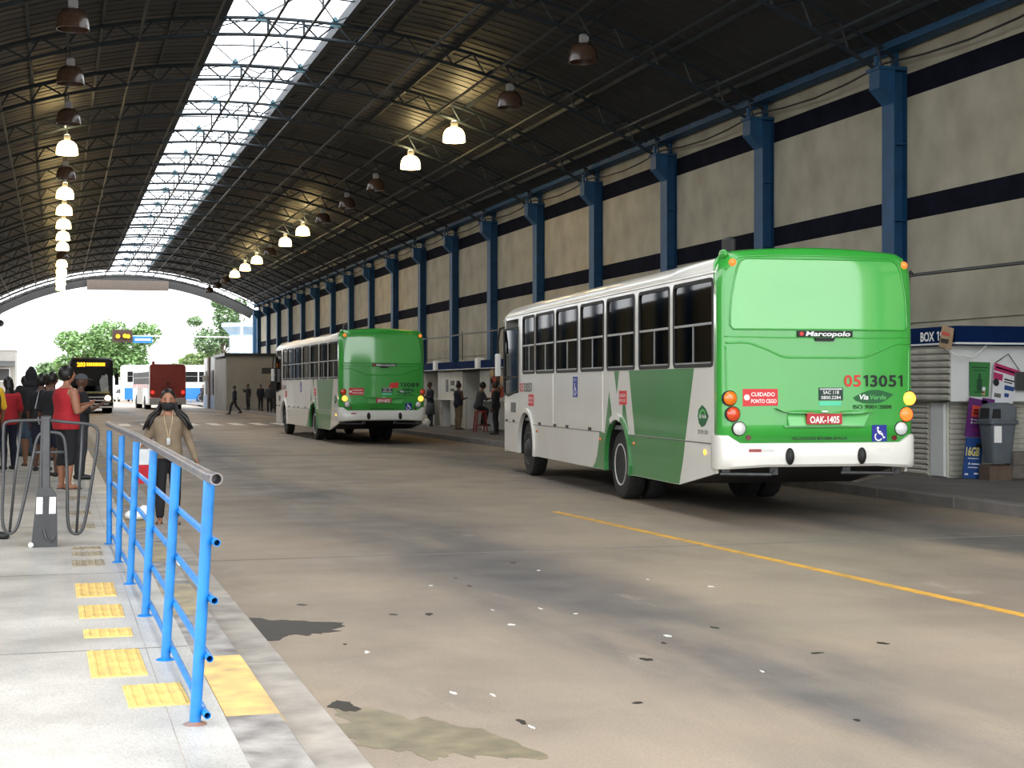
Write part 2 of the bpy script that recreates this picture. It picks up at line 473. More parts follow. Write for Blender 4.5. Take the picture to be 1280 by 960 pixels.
def post_m():
    mb = MB(); mb.box(-0.06, 0.06, 0.05, 0.17, 7.9, 8.3); mb.box(-0.5, -0.44, -0.05, 0.05, 7.9, 8.15); mb.tube([(-0.47,0,8.1),(0,0.1,8.28)], 0.03, 6)
    return mb
pmesh = post_m().mesh('column_stub'); fixn(pmesh)
for i, y in enumerate(YC):
    obj('column', cm, M_BLUE, wallr, loc=(15.99, y, 0))
    obj('column_stub', pmesh, M_BLUE, wallr, loc=(15.99, y, 0))
pm_mesh = {}
def bay(name, z0, z1, d, mat):
    mb = MB(); mb.bbox(-d, 0, 0.24, 5.61, 0, 1, 0.0)
    mb = MB(); mb.box(-d, 0, 0.24, 5.61, z0, z1); return mb.mesh(name)
bays = [('wall_panel', 0.15, 2.85, .06, M_WALL), ('wall_panel', 2.88, 4.90, .06, M_WALL), ('wall_stripe', 4.90, 5.34, .065, M_STRIPE), ('wall_panel', 5.34, 7.32, .06, M_WALL),
        ('wall_stripe', 7.32, 7.78, .065, M_STRIPE), ('wall_panel', 7.78, 8.28, .06, M_WALL)]
bm_ = [(n, bay(n, a, b, d, m), m) for n, a, b, d, m in bays]
for y in YC[:-1]:
    for n, me, m in bm_: obj(n, me, m, wallr, loc=(16.12, y, 0))
obj('eaves_beam', MB().box(15.72, 15.78, YC[0]-2, 128, 8.27, 8.74).box(15.6, 15.95, YC[0]-2, 128, 8.70, 8.74).box(15.6, 15.95, YC[0]-2, 128, 8.25, 8.28), M_BLUE, wallr)
obj('wall_cable', MB().tube([(15.7, y + f*5.85, 8.02 - 0.16*math.sin(f*PI)) for y in YC[:-1] for f in (0, .25, .5, .75)], 0.022, 5), M_BLACK, wallr)
obj('eaves_gutter', MB().box(15.78, 16.5, YC[0]-2, 128.5, 8.74, 8.95), M_BLUED, wallr)

# ------------------------------------------------------------------ roof
CX, CZ = 5.55, -10.08
RB, RT, RS, RP = 20.55, 20.97, 21.13, 21.03
def ra(x, r): return math.asin((x-CX)/r)
def rp(a, r): return (CX + r*math.sin(a), CZ + r*math.cos(a))
A0, A1 = ra(-4.9, RS), ra(15.95, RS)
S0, S1 = ra(4.08, RS), ra(7.02, RS)
ROOF_Y0, ROOF_Y1 = 6.6, 126.45
roof = obj('ceiling', MB().loft([[(rp(A0 + (A1-A0)*i/40, RS+d)[0], y, rp(A0 + (A1-A0)*i/40, RS+d)[1]) for d, y in ((0.12, ROOF_Y0-1.5), (0.22, ROOF_Y0-1.5), (0.22, ROOF_Y0-1.2), (0.12, ROOF_Y0-1.2))] for i in range(41)]), M_STEEL, kind='structure')
def sheet(a0, a1, w, n):
    rings = []
    for i in range(n+1):
        a = a0 + (a1-a0)*i/n
        prof = [(0.0, 0), (0.03, -0.02), (0.07, -0.02), (0.10, 0), (w*0.5-.03, 0), (w*0.5, -0.012), (w*0.5+.03, 0), (w-0.008, 0), (w-0.008, 0.02), (0.0, 0.02)]
        rings.append([(rp(a, RS+dz)[0], y, rp(a, RS+dz)[1]) for y, dz in prof])
    return MB().loft(rings)
SW = 5.85/6
sl = sheet(A0, S0, SW, 9).mesh('roof_sheet'); fixn(sl)
sr = sheet(S1, A1, SW, 9).mesh('roof_sheet'); fixn(sr)
nsh = int(round((ROOF_Y1-ROOF_Y0)/SW))
for i in range(nsh):
    y = ROOF_Y0 + i*SW
    obj('roof_sheet', sl, M_ROOF, roof, loc=(0, y, 0)); obj('roof_sheet', sr, M_ROOF, roof, loc=(0, y, 0))
def skyl(a0, a1, w):
    rings = []
    for i in range(7):
        a = a0 + (a1-a0)*i/6
        rings.append([(rp(a, RS+0.16)[0], 0.02, rp(a, RS+0.16)[1]), (rp(a, RS+0.16)[0], w-0.02, rp(a, RS+0.16)[1])])
    return MB().loft(rings, closed=False, caps=False)
sk = skyl(ra(4.0, RS), ra(7.1, RS), 2.925).mesh('skylight_panel')
for i in range(int((ROOF_Y1-ROOF_Y0)/2.925)):
    obj('skylight_panel', sk, M_SKYL, roof, loc=(0, ROOF_Y0 + i*2.925, 0))
for a in (S0-0.004, S1+0.004):
    x, z = rp(a, RS-0.06)
    obj('skylight_kerb', MB().box(x-0.09, x+0.09, ROOF_Y0, ROOF_Y1, z-0.03, z+0.26), M_STEEL, roof)
# purlins along the shed
for xb in (-3.3, -1.45, 0.27, 1.95, 3.66, 7.4, 9.1, 10.87, 12.75, 14.4):
    a = ra(xb, RB); x, z = rp(a, RB+0.02)
    obj('purlin', MB().tube([(x, ROOF_Y0, z), (x, ROOF_Y1, z)], 0.042, 6), M_STEEL, roof)
for xb in (-4.0, -2.4, -0.6, 1.1, 2.8, 8.25, 10.0, 11.8, 13.6, 15.2):
    x, z = rp(ra(xb, RT), RP+0.03)
    obj('purlin', MB().box(x-0.035, x+0.035, ROOF_Y0, ROOF_Y1, z-0.05, z+0.06), M_STEEL, roof)
for xb in (5.1, 6.0):
    x, z = rp(ra(xb, RB), RB+0.02)
    obj('ridge_tube', MB().tube([(x, ROOF_Y0, z), (x, ROOF_Y1, z)], 0.035, 6), M_STEEL, roof)
# trusses: chords, then webs, then gussets
E0, E1 = ra(-4.75, RB), ra(15.7, RB)
def chord(r, n=44, rad=0.045):
    return MB().tube([(rp(E0 + (E1-E0)*i/n, r)[0], 0, rp(E0 + (E1-E0)*i/n, r)[1]) for i in range(n+1)], rad, 6)
mc = chord(RB); mt_ = chord(RT)
chords = MB(); chords.add(mc.v, mc.f); chords.add(mt_.v, mt_.f); mchord = chords.mesh('roof_truss'); fixn(mchord)
web = MB(); NW = 24
for i in range(NW):
    a0 = E0 + (E1-E0)*i/NW; a1 = E0 + (E1-E0)*(i+1)/NW; am = (a0+a1)/2
    p0, p1, pm_ = rp(a0, RB), rp(a1, RB), rp(am, RT)
    web.tube([(p0[0],0,p0[1]), (pm_[0],0,pm_[1])], 0.026, 5, caps=False); web.tube([(pm_[0],0,pm_[1]), (p1[0],0,p1[1])], 0.026, 5, caps=False)
mweb = web.mesh('truss_web'); fixn(mweb)
gus = MB()
for xg in (4.93, 6.8):
    x, z = rp(ra(xg, RT), RT)
    gus.prism([(x-0.15, -0.03, z-0.08), (x+0.15, -0.03, z-0.08), (x+0.03, -0.03, z+0.18), (x-0.03, -0.03, z+0.18)], (0, 0.06, 0))
mgus = gus.mesh('gusset_plate'); fixn(mgus)
brc = MB()
for xg in (4.93, 6.8):
    x, z = rp(ra(xg, RT), RT)
    for sx in (-1, 1):
        for sy in (-1, 1):
            xe, ze = rp(ra(xg + sx*0.95, RS), RS+0.08)
            brc.tube([(x, 0, z+0.05), (xe, sy*2.2, ze)], 0.018, 5, caps=False)
for sy in (1.45, 2.92, 4.4):
    brc.tube([(rp(ra(4.0+3.1*i/6, RS), RS)[0], sy, rp(ra(4.0+3.1*i/6, RS), RS)[1]+.09) for i in range(7)], 0.022, 5, caps=False)
for xr in (5.1, 6.0):
    x, z = rp(ra(xr, RB), RB); brc.tube([(x, 2.92, z), (x, 2.92, z+0.55)], 0.025, 5, caps=False); brc.tube([(x, 0, z), (x, 0, z+0.45)], 0.035, 5, caps=False)
mbrc = brc.mesh('skylight_brace'); fixn(mbrc)
YT = [y for y in YC if y >= ROOF_Y0-0.1]
for y in YT:
    t = obj('roof_truss', mchord, M_STEEL, roof, loc=(0, y, 0))
    obj('truss_web', mweb, M_STEEL, t)
    obj('gusset_plate', mgus, M_TEAL, t)
    if y < ROOF_Y1-3: obj('skylight_brace', mbrc, M_STEEL, t)
# far end arch: fascia of boards with a sign box
def arcband(r0, r1, y0, y1, x0, x1, n):
    a0, a1 = ra(x0, r1), ra(x1, r1)
    return MB().loft([[(*(lambda p: (p[0], y, p[1]))(rp(a0+(a1-a0)*i/n, r)),) for r, y in ((r0,y0),(r1,y0),(r1,y1),(r0,y1))] for i in range(n+1)])
M_FASC = pm('fascia_grey', (58,58,58), 0.6, var=0.15, scale=1.0)
obj('end_fascia', arcband(20.12, 20.95, 129.6, 129.8, -4.9, 16.0, 40), M_FASC, roof)
obj('fascia_box', MB().box(2.4, 8.9, 129.3, 129.62, 9.55, 10.35), pm('fascia_box', (112,102,94), 0.7, var=0.1), roof)
for x in (-4.9, 16.0):
    obj('end_column', MB().box(x-0.2, x+0.2, 129.2, 129.8, 0, 7.9), M_BLUE, roof)
# left side of the shed: columns, eaves beam, unseen wall cut for the light
walll = obj('wall_left_unseen', MB().box(-5.4, -5.25, 15, 128, 0.18, 6.1), M_WALL, kind='structure')
for y in YC[1:]:
    obj('column', cm, M_BLUE, walll, loc=(-4.95, y, 0.0), rot=(0,0,PI))
obj('eaves_beam', MB().box(-5.2, -4.7, ROOF_Y0, 128, 8.3, 8.7), M_BLUE, walll)

# ------------------------------------------------------------------ pendant lamps
M_LIT = pm('lit_acrylic', (255,226,160), 0.4, var=0.03, emit=5.0, emcol=(255,216,140))
M_UNLIT = pm('brown_acrylic', (88,68,56), 0.25, var=0.2, scale=12, coat=0.4)
M_BALLAST = pm('ballast_grey', (176,178,180), 0.5, var=0.08)
def shade_mesh():
    mb = MB(); mb.lathe([(0.083, 0.43), (0.165, 0.415), (0.236, 0.37), (0.289, 0.30), (0.319, 0.2), (0.330, 0.08), (0.336, 0.0), (0.319, 0.0), (0.313, 0.08), (0.295, 0.19), (0.260, 0.29), (0.212, 0.355), (0.142, 0.40), (0.071, 0.41)], 20)
    return mb.mesh('shade')
sm_ = shade_mesh(); fixn(sm_)
sm_lit = sm_.copy()
bal = MB(); bal.lathe([(0.05,0.40),(0.1,0.42),(0.1,0.60),(0.06,0.63)], 12); bal.box(-0.09,0.09,-0.11,-0.09,0.46,0.56); balm = bal.mesh('ballast_box'); fixn(balm)
def lamp(x, y, z, lit, label, group, dim=False):
    t = thing('pendant_lamp', label, 'lamp', (x, y, z-0.2), 0, group)
    obj('shade', sm_lit if lit else sm_, M_LIT if lit else M_UNLIT, t, smooth=35)
    obj('ballast_box', balm, M_BALLAST, t)
    obj('bulb', MB().lathe([(0.02,0.4),(0.05,0.3),(0.07,0.18),(0.05,0.1),(0.0,0.08)], 10), M_LIT if lit else M_WHITE, t, smooth=True)
    zt = rp(ra(x, RB), RB)[1] - (z-0.2)
    obj('hanger_rod', MB().tube([(0,0,0.6), (0,0,zt)], 0.018, 6), M_DARKMETAL, t)
    if lit and y < 100:
        l = bpy.data.lights.new('lamp_light', 'POINT'); l.energy = 7; l.color = (1, 0.78, 0.38); l.shadow_soft_size = 0.12
        o = bpy.data.objects.new('lamp_light', l); COL.objects.link(o); o.parent = t; o.location = (0.0, 0.0, 0.75)
ORD = 'first second third fourth fifth sixth seventh eighth ninth tenth eleventh twelfth thirteenth fourteenth fifteenth sixteenth seventeenth eighteenth'.split()
left_lit = {3, 5, 6, 7, 8, 9, 11, 12, 13, 14, 15}
LAMP_Y = [y for y in YC if y > 30]
right_lit = {2, 3, 7, 8, 10, 11, 12}
for side, x0, litset in (('left', 0.33, left_lit), ('right', 11.35, right_lit)):
    for i, y in enumerate(LAMP_Y):
        if i > 15: break
        yy = y
        lit = i in litset
        lamp(x0, yy-0.25, 9.12, lit, '%s pendant lamp, %s from the front in the roof row %s the skylight' % ('glowing' if lit else 'unlit brown', ORD[i], side + ' of'), 'pendant lamps of the %s row' % side)
portal('skylight_portal', (5.55, (ROOF_Y0+ROOF_Y1)/2, 11.4), (0, 0, 0), 3.2, ROOF_Y1-ROOF_Y0)
# ------------------------------------------------------------------ city bus (white and green), local frame: x right, y forward from the rear, z up
M_BW = pm('bus_white', (222,220,212), 0.28, var=0.04, scale=1.2, coat=0.6)
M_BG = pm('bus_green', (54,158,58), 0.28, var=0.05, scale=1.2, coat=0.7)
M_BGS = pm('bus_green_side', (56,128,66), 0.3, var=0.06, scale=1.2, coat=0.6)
M_BGW = pm('rear_window_film', (84,178,84), 0.10, var=0.04, scale=1.0, coat=1.0)
M_BGL = pm('bus_green_light', (96,186,100), 0.3, var=0.04, coat=0.6)
M_RUB = pm('black_rubber', (20,20,21), 0.6, var=0.2)
M_TYRE = pm('tyre_rubber', (30,30,30), 0.75, var=0.25, scale=14, bump=0.2)
M_HUB = pm('wheel_hub_pale', (205,203,198), 0.45, metal=0.3, var=0.2)
M_HUBD = pm('wheel_hub_dark', (62,62,62), 0.5, metal=0.3, var=0.2)
M_GLASS = tinted_glass('bus_window_glass', (74,80,84), .03, .45)
M_SEAT = pm('blue_seat', (38,74,128), 0.6, var=0.15)
M_INT = pm('bus_interior', (110,112,112), 0.7, var=0.1)
M_ALU = pm('window_aluminium', (150,152,152), 0.35, metal=0.5, var=0.1)
M_AMB = pm('amber_lens', (236,120,20), 0.2, var=0.1, scale=30, coat=0.8)
M_AMBL = pm('amber_lens_lit', (255,176,60), 0.2, var=0.05, emit=0.45, emcol=(255,180,70))
M_RED = pm('red_lens', (216,70,28), 0.2, var=0.15, scale=30, coat=0.8)
M_REDL = pm('red_lens_lit', (255,110,50), 0.2, var=0.1, emit=0.5, emcol=(255,90,30))
M_CLR = pm('clear_lens', (214,216,214), 0.12, var=0.1, scale=40, coat=0.8)
M_REFD = pm('dark_red_reflector', (92,20,18), 0.3, var=0.2)
M_STK = pm('red_sticker', (206,44,50), 0.5, var=0.05)
M_STKW = pm('white_print', (232,232,228), 0.5, var=0.02)
M_STKB = pm('black_print', (18,22,20), 0.5, var=0.05)
M_STKR = pm('red_print', (206,52,44), 0.5, var=0.05)
M_STKD = pm('dark_green_sticker', (18,52,44), 0.5, var=0.05)
M_LEAF = pm('leaf_green', (20,92,44), 0.5, var=0.08)
M_STKBL = pm('blue_sticker', (28,40,140), 0.5, var=0.04)
M_PLATE = pm('red_plate', (178,40,48), 0.5, var=0.05)
M_PRG = pm('grey_print', (96,96,94), 0.5, var=0.05)

HW = 1.22
WIN = [(0.27,1.78),(1.95,3.32),(3.53,4.97),(5.15,6.52),(6.71,8.16),(8.32,9.71),(9.82,10.80)]
ZW0, ZW1 = 1.875, 2.915
YR, YF, LEN = 4.40, 10.50, 12.55
def zroof(x):
    ax = abs(x)
    if ax <= 1.0: return 3.235 - 0.05*(ax/1.0)**2
    t = min(1, (ax-1.0)/0.22)
    return 2.985 + 0.20*math.sqrt(max(0, 1-t*t))
def rear_grid():
    us = [-1,-.995,-.985,-.965,-.94,-.9,-.84,-.75,-.6,-.4,-.2,0]; us = us + [-u for u in reversed(us[:-1])]
    vs = [0,.1,.2,.3,.4,.5,.6,.7,.78,.84,.89,.93,.96,.98,.993,1]
    V = []; F = []
    for v in vs:
        for u in us:
            x = u*1.235
            zt = zroof(u*HW) + 0.055
            z = 0.95 + v*(zt-0.95)
            e = min(1.0, abs(u)**14 + v**26)
            y = -0.09 + 0.22*(1-(1-e)**(1/3.4)) + 0.05*u*u + 0.03*v
            V.append((x, y, z))
    n = len(us)
    for i in range(len(vs)-1):
        for j in range(n-1): F.append((i*n+j, i*n+j+1, (i+1)*n+j+1, (i+1)*n+j))
    return V, F
def bumper_geo():
    us = [-1,-.99,-.975,-.95,-.91,-.86,-.8,-.7,-.55,-.35,-.15]; us = us + [0] + [-u for u in reversed(us)]
    rings = []
    for u in us:
        x = u*1.26; e = abs(u)**12
        y = -0.14 + 0.30*(1-(1-min(1,e))**(1/3.4)) + 0.05*u*u
        au = abs(u)
        t = min(1, max(0, (au-0.80)/0.12)); zt = 0.965 + 0.09*t*t*(3-2*t)
        t2 = min(1, max(0, (au-0.55)/0.45)); zb = 0.685 - 0.03*t2
        rings.append([(x, y+0.03, zb), (x, y+0.0, zb+0.03), (x, y-0.005, zb+0.12), (x, y+0.0, zt-0.03), (x, y+0.02, zt), (x*0.97, y+0.09, zt), (x*0.97, y+0.09, zb)])
    return rings

class Surf:
    """projects flat (u, z) drawings on the rear of the bus"""
    def __init__(s, V, F): s.t = BVHTree.FromPolygons([Vector(v) for v in V], F)
    def y(s, x, z):
        h = s.t.ray_cast(Vector((x, -2, z)), Vector((0, 1, 0)))
        return h[0].y if h[0] else 0.02
def split_poly(poly, step=0.08):
    out = []
    for i, p in enumerate(poly):
        q = poly[(i+1) % len(poly)]; d = math.hypot(q[0]-p[0], q[1]-p[1]); k = max(1, int(d/step))
        out += [(p[0]+(q[0]-p[0])*j/k, p[1]+(q[1]-p[1])*j/k) for j in range(k)]
    return out

def digits2d(s, h, w, bold):
    """number lettering with a proper flagged figure one"""
    V = []; F = []; x = 0
    for ch in s:
        if ch == '1': v = [(.06,.70),(.06,.84),(.24,1.0),(.42,1.0),(.42,0),(.24,0),(.24,.78)]; f = [(0,1,2,6),(2,3,4,5,6)]; cw = .48
        else:
            v, f, cw = text2d(ch, 1.0, None, 0, bold, 'l')
        F += [tuple(i+len(V) for i in q) for q in f]; V += [(x+a, b_) for a, b_ in v]; x += cw + .11
    k = w/(x-.11)
    return [(a*k, b_*h) for a, b_ in V], F, w

def wheelchair(put, cx, cz, s, mat):
    """access symbol drawn with thin tubes / prisms through put(poly, mat)"""
    put([(cx-.06*s + .07*s*math.cos(a*PI/5), cz+.34*s + .07*s*math.sin(a*PI/5)) for a in range(10)], mat)
    put([(cx-.12*s, cz+.25*s), (cx-.03*s, cz+.25*s), (cx+.0*s, cz-.0*s), (cx+.17*s, cz-.0*s), (cx+.27*s, cz-.24*s), (cx+.37*s, cz-.2*s), (cx+.36*s, cz-.13*s), (cx+.29*s, cz-.13*s), (cx+.21*s, cz+.08*s), (cx-.07*s, cz+.08*s)], mat)
    put([(cx-.0*s, cz+.17*s), (cx+.14*s, cz+.17*s), (cx+.14*s, cz+.11*s), (cx-.0*s, cz+.11*s)], mat)
    o = arc(cx-.02*s, cz-.13*s, .24*s, 130, 330, 12); i = arc(cx-.02*s, cz-.13*s, .175*s, 330, 130, 12)
    put(o + i, mat)

_bus_mesh = {}
def shared(key, fn):
    if key not in _bus_mesh:
        me = fn().mesh(key); fixn(me)
        if key in ('rear_cap', 'roof_panel', 'front_panel', 'windscreen'): orient(me, (0, 6.0, 1.5))
        _bus_mesh[key] = me
    return _bus_mesh[key]

def notch(y0, y1, z0, z1, yc, r, top):
    """panel polygon (y,z) between y0..y1, z0..z1 whose corner is cut by a wheel arch centred (yc, .5)"""
    pts = []
    return pts

def side_pieces(sx):
    """panels of one side as lists of (name, polygon in (y,z), material)"""
    P = []
    zf = 0.95
    ra_ = 0.66; zc = 0.53
    def arch(yc, a0, a1, n=10): return arc(yc, zc, ra_, a0, a1, n)
    af = math.degrees(math.asin((zf-zc)/ra_)); ab = math.degrees(math.asin((0.385-zc)/ra_))
    xf = ra_*math.cos(R(af)); xb = ra_*math.cos(R(ab))
    # above fold: body panels
    P.append(('side_panel', [(0.17,zf),(1.98,zf),(1.98,ZW0),(0.17,ZW0)]))
    P.append(('side_panel', [(1.99,zf)] + [(YR-xf,zf)] + list(reversed(arch(YR, af, 180-af))) [0:0] + [(p[0],p[1]) for p in arch(YR, 180-af, af)][0:] + [(5.215,zf),(5.215,ZW0),(1.99,ZW0)]))
    P.append(('side_panel', [(5.225,zf),(8.405,zf),(8.405,ZW0),(5.225,ZW0)]))
    P.append(('side_panel', [(8.415,zf)] + [(p[0],p[1]) for p in arch(YF, 180-af, af)] + [(11.17,zf),(11.17,ZW0),(8.415,ZW0)]))
    P.append(('side_panel', [(11.18,zf),(12.47,zf),(12.47,1.45),(11.18,1.52)]))
    # skirt
    P.append(('skirt_panel', [(0.17,0.60),(1.55,0.385),(YR-xb,0.385)] + [(p[0],p[1]) for p in arch(YR, 180-ab, 180-af, 6)] + [(0.17,zf-.006)]))
    P.append(('skirt_panel', [(YR+xb,0.385),(YF-xb,0.385)] + arch(YF, 180-ab, 180-af, 6) + [(YF-xf, zf-.006), (YR+xf,zf-.006)] + arch(YR, af, ab, 6)))
    P.append(('skirt_panel', [(YF+xb,0.385),(12.47,0.385),(12.47,zf-.006),(YF+xf,zf-.006)] + arch(YF, af, ab, 6)))
    return P

def make_bus(label, loc, h, number, plate, lamps, prefix_red=True):
    b = thing('city_bus', label, 'bus', loc, -h)
    V, F = rear_grid()
    cap = MB().add(V, F)
    surf_pts = list(V); surf_f = list(F)
    o = obj('rear_cap', shared('rear_cap', lambda: cap), M_BG, b, smooth=50)
    s = o.modifiers.new('thick', 'SOLIDIFY'); s.thickness = 0.03; s.offset = -1
    bmp = MB().loft(bumper_geo())
    obj('rear_bumper', shared('rear_bumper', lambda: bmp), M_BW, b, smooth=40)
    BV = list(bmp.v); BF = list(bmp.f)
    S = Surf(surf_pts + BV, surf_f + [tuple(i+len(surf_pts) for i in f) for f in BF])
    def rear_poly(name, poly, mat, d=0.006, lab=None, parent=b, sub=True, step=0.08):
        poly = split_poly(poly, step) if sub else poly
        n = len(poly)
        mb = MB(); ys = [S.y(x, z) for x, z in poly]
        cx = sum(p[0] for p in poly)/n; cz = sum(p[1] for p in poly)/n
        mb.add([(x, y-d, z) for (x, z), y in zip(poly, ys)] + [(x, y+0.004, z) for (x, z), y in zip(poly, ys)],
               [tuple(range(n))] + [(i, (i+1) % n, n+(i+1) % n, n+i) for i in range(n)])
        return obj(name, mb, mat, parent, label=lab)
    def rear_text(name, s, cx, z, hh, mat, w=None, shear=0.0, bold=0.0, d=0.009, lab=None, align='c'):
        v, f, W = text2d(s, hh, w, shear, bold, align) if not s.isdigit() else digits2d(s, hh, w, bold)
        mb = MB().add([(cx+u, S.y(cx+u, z+q)-d, z+q) for u, q in v], f)
        return obj(name, mb, mat, b, label=lab, norm=False)
    # ---- roof
    def roofm():
        mb = MB(); xs = [-1.22,-1.215,-1.2,-1.17,-1.12,-1.06,-1,-.7,-.35,0]; xs += [-x for x in reversed(xs[:-1])]
        ys = [(0.15,0),(2,0),(6,0),(10,0),(12.1,-.02),(12.35,-.05),(12.5,-.11),(12.58,-.19),(12.62,-.28)]
        mb.loft([[(x, y, max(2.94, (zroof(x)+dz))) for x in xs] for y, dz in ys], closed=False)
        return mb
    o = obj('roof_panel', shared('roof_panel', roofm), M_BW, b, smooth=50)
    sm = o.modifiers.new('thick', 'SOLIDIFY'); sm.thickness = 0.03; sm.offset = -1
    obj('roof_rail', shared('roof_rail', lambda: MB().tube([(-1.225,0.16,2.985),(-1.225,12.3,2.985)],0.016,6).tube([(1.225,0.16,2.985),(1.225,12.3,2.985)],0.016,6)), M_BW, b)
    obj('roof_hatch', shared('roof_hatch', lambda: MB().bbox(-.35,.35,3,3.7,3.23,3.29,.02).bbox(-.35,.35,8,8.7,3.23,3.29,.02)), M_BW, b)
    # ---- sides
    for sx in (-1, 1):
        for k, (nm, poly) in enumerate(side_pieces(sx)):
            key = '%s_%d_%d' % (nm, k, sx)
            me = shared(key, lambda: MB().prism([(sx*HW, y, z) for y, z in poly], (-sx*0.035, 0, 0)))
            obj(nm, me, M_BW, b)
        def frame():
            mb = MB()
            mb.box(min(sx*HW, sx*(HW-.04)), max(sx*HW, sx*(HW-.04)), 0.17, 12.3, ZW1, 2.99)
            edges = [0.17] + [e for w in WIN for e in w] + [11.16]
            for i in range(0, len(edges), 2):
                mb.box(min(sx*HW, sx*(HW-.04)), max(sx*HW, sx*(HW-.04)), edges[i], edges[i+1], ZW0-.0, ZW1)
            mb.box(min(sx*HW, sx*(HW-.04)), max(sx*HW, sx*(HW-.04)), 11.0, 11.18, 1.52, ZW1)
            return mb
        obj('window_pillars', shared('pillars%d' % sx, frame), M_BW, b)
        for wi, (y0, y1) in enumerate(WIN):
            def gasket():
                o_ = rrect(y0-.015, y1+.015, ZW0-.015, ZW1+.015, 0.09, 5); i_ = rrect(y0+.03, y1-.03, ZW0+.03, ZW1-.03, 0.06, 5)
                mb = MB(); n = len(o_); x0 = sx*(HW+.008); x1 = sx*(HW-.03)
                mb.loft([[(x0,)+p for p in o_], [(x0,)+p for p in i_], [(x1,)+p for p in i_], [(x1,)+p for p in o_], [(x0,)+p for p in o_]], caps=False)
                return mb
            w = obj('side_window', shared('gasket%d_%d' % (wi, sx), gasket), M_RUB, b)
            xg = sx*(HW-.012)
            obj('window_pane', shared('pane%d_%d' % (wi, sx), lambda: MB().box(min(xg, xg-sx*.006), max(xg, xg-sx*.006), y0+.02, y1-.02, ZW0+.02, ZW1-.02)), M_GLASS, w)
            obj('window_rail', shared('rail%d_%d' % (wi, sx), lambda: MB().box(min(xg, xg+sx*.015), max(xg, xg+sx*.015), y0+.03, y1-.03, 2.37, 2.40).box(min(xg, xg+sx*.012), max(xg, xg+sx*.012), y0+.03, y1-.03, ZW0+.03, ZW0+.05).box(min(xg, xg+sx*.01), max(xg, xg+sx*.01), (y0+y1)/2-.012, (y0+y1)/2+.012, ZW0+.03, 2.37)), M_ALU, w)
        # driver's quarter window
        qp = [(11.2,1.56),(11.75,1.50),(12.1,1.46),(12.5,1.51),(12.5,2.74),(11.2,2.74)]
        q = obj('driver_window', shared('driver%d' % sx, lambda: MB().prism([(sx*(HW-.004), y, z) for y, z in qp], (-sx*.01,0,0))), M_GLASS, b)
        def qf():
            o_ = split_poly(qp, .2); mb = MB(); mb.tube([(sx*HW, y, z) for y, z in qp], 0.025, 5, closed=True)
            mb.box(min(sx*HW, sx*(HW-.02)), max(sx*HW, sx*(HW-.02)), 11.2, 12.5, 1.80, 1.83)
            return mb
        obj('window_frame', shared('qframe%d' % sx, qf), M_RUB, q)
        # arch trims, marker lamps, latches
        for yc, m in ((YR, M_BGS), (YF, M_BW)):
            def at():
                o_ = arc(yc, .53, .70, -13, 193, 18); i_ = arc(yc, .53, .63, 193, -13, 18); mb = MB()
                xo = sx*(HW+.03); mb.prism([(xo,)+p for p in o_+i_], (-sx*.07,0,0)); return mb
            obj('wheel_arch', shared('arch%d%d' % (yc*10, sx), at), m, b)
            def wl_():
                mb = MB(); ps = arc(yc, .53, .64, -13, 193, 14)
                mb.loft([[(sx*(HW-.02),)+p for p in ps], [(sx*(HW-.75),)+p for p in ps]], closed=False); mb.add([(sx*(HW-.75),)+p for p in ps], [tuple(range(len(ps)))]); return mb
            obj('wheel_well', shared('well%d%d' % (yc*10, sx), wl_), M_RUB, b)
        wtop = arc(YR, .53, .705, 62, 108, 5) + arc(YR, .53, .62, 108, 62, 5)
        obj('arch_cap', shared('archcap%d' % sx, lambda: MB().prism([(sx*(HW+.034),)+p for p in wtop], (-sx*.03,0,0))), M_BW, b, label='white cap on the green rear arch')
        def latches():
            mb = MB()
            for yy in (12.6-.35, 11.6, 9.4, 8.25, 7.4, 5.95): mb.bbox(min(sx*HW, sx*(HW+.018)), max(sx*HW, sx*(HW+.018)), yy-.07, yy+.07, .955, 1.0, .005)
            return mb
        obj('panel_latch', shared('latch%d' % sx, latches), M_DARKMETAL, b)
        for yy in (0.55, 3.55, 5.33, 9.6):
            obj('marker_lamp', shared('marker%d_%d' % (yy*100, sx), lambda: MB().ell((sx*(HW+.005), yy, .835), (.02,.035 if yy < 1 else .025,.035 if yy < 1 else .025), 10, 6)), M_AMBL if yy < 1 else M_AMB, b, smooth=True)
        for yy in (8.41, 5.22):
            obj('panel_trim', shared('trim%d_%d' % (yy*100, sx), lambda: MB().box(min(sx*(HW-.002), sx*(HW+.008)), max(sx*(HW-.002), sx*(HW+.008)), yy-.018, yy+.018, .96, ZW0-.02)), M_BW, b)
        obj('fold_moulding', shared('fold%d' % sx, lambda: MB().box(min(sx*HW, sx*(HW+.004)), max(sx*HW, sx*(HW+.004)), 5.26, YF-.55, .940, .951).box(min(sx*HW, sx*(HW+.004)), max(sx*HW, sx*(HW+.004)), .34, YR-.55, .940, .951)), M_DARKMETAL, b)
        # livery shapes
        G = [[(3.81,1.855),(0.97,1.855),(1.31,.957),(3.52,.957)],
             [(1.32,.938),(1.36,.8),(1.42,.65),(1.55,.39),(3.74,.39),(3.70,.55),(3.72,.7),(3.80,.85),(3.86,.938)],
             [(4.58,1.855),(4.31,1.855),(4.44,1.53)],
             [(4.85,1.55),(5.08,.958),(4.96,.958),(4.86,1.1),(4.70,1.22)],
             [(4.13,1.37),(4.0,1.37),(3.83,.99),(3.98,1.13),(4.14,1.215)],
             [(4.93,.938),(5.39,.938),(5.42,.8),(5.5,.62),(5.62,.48),(5.78,.39),(5.09,.39),(5.11,.6),(5.05,.8)]]
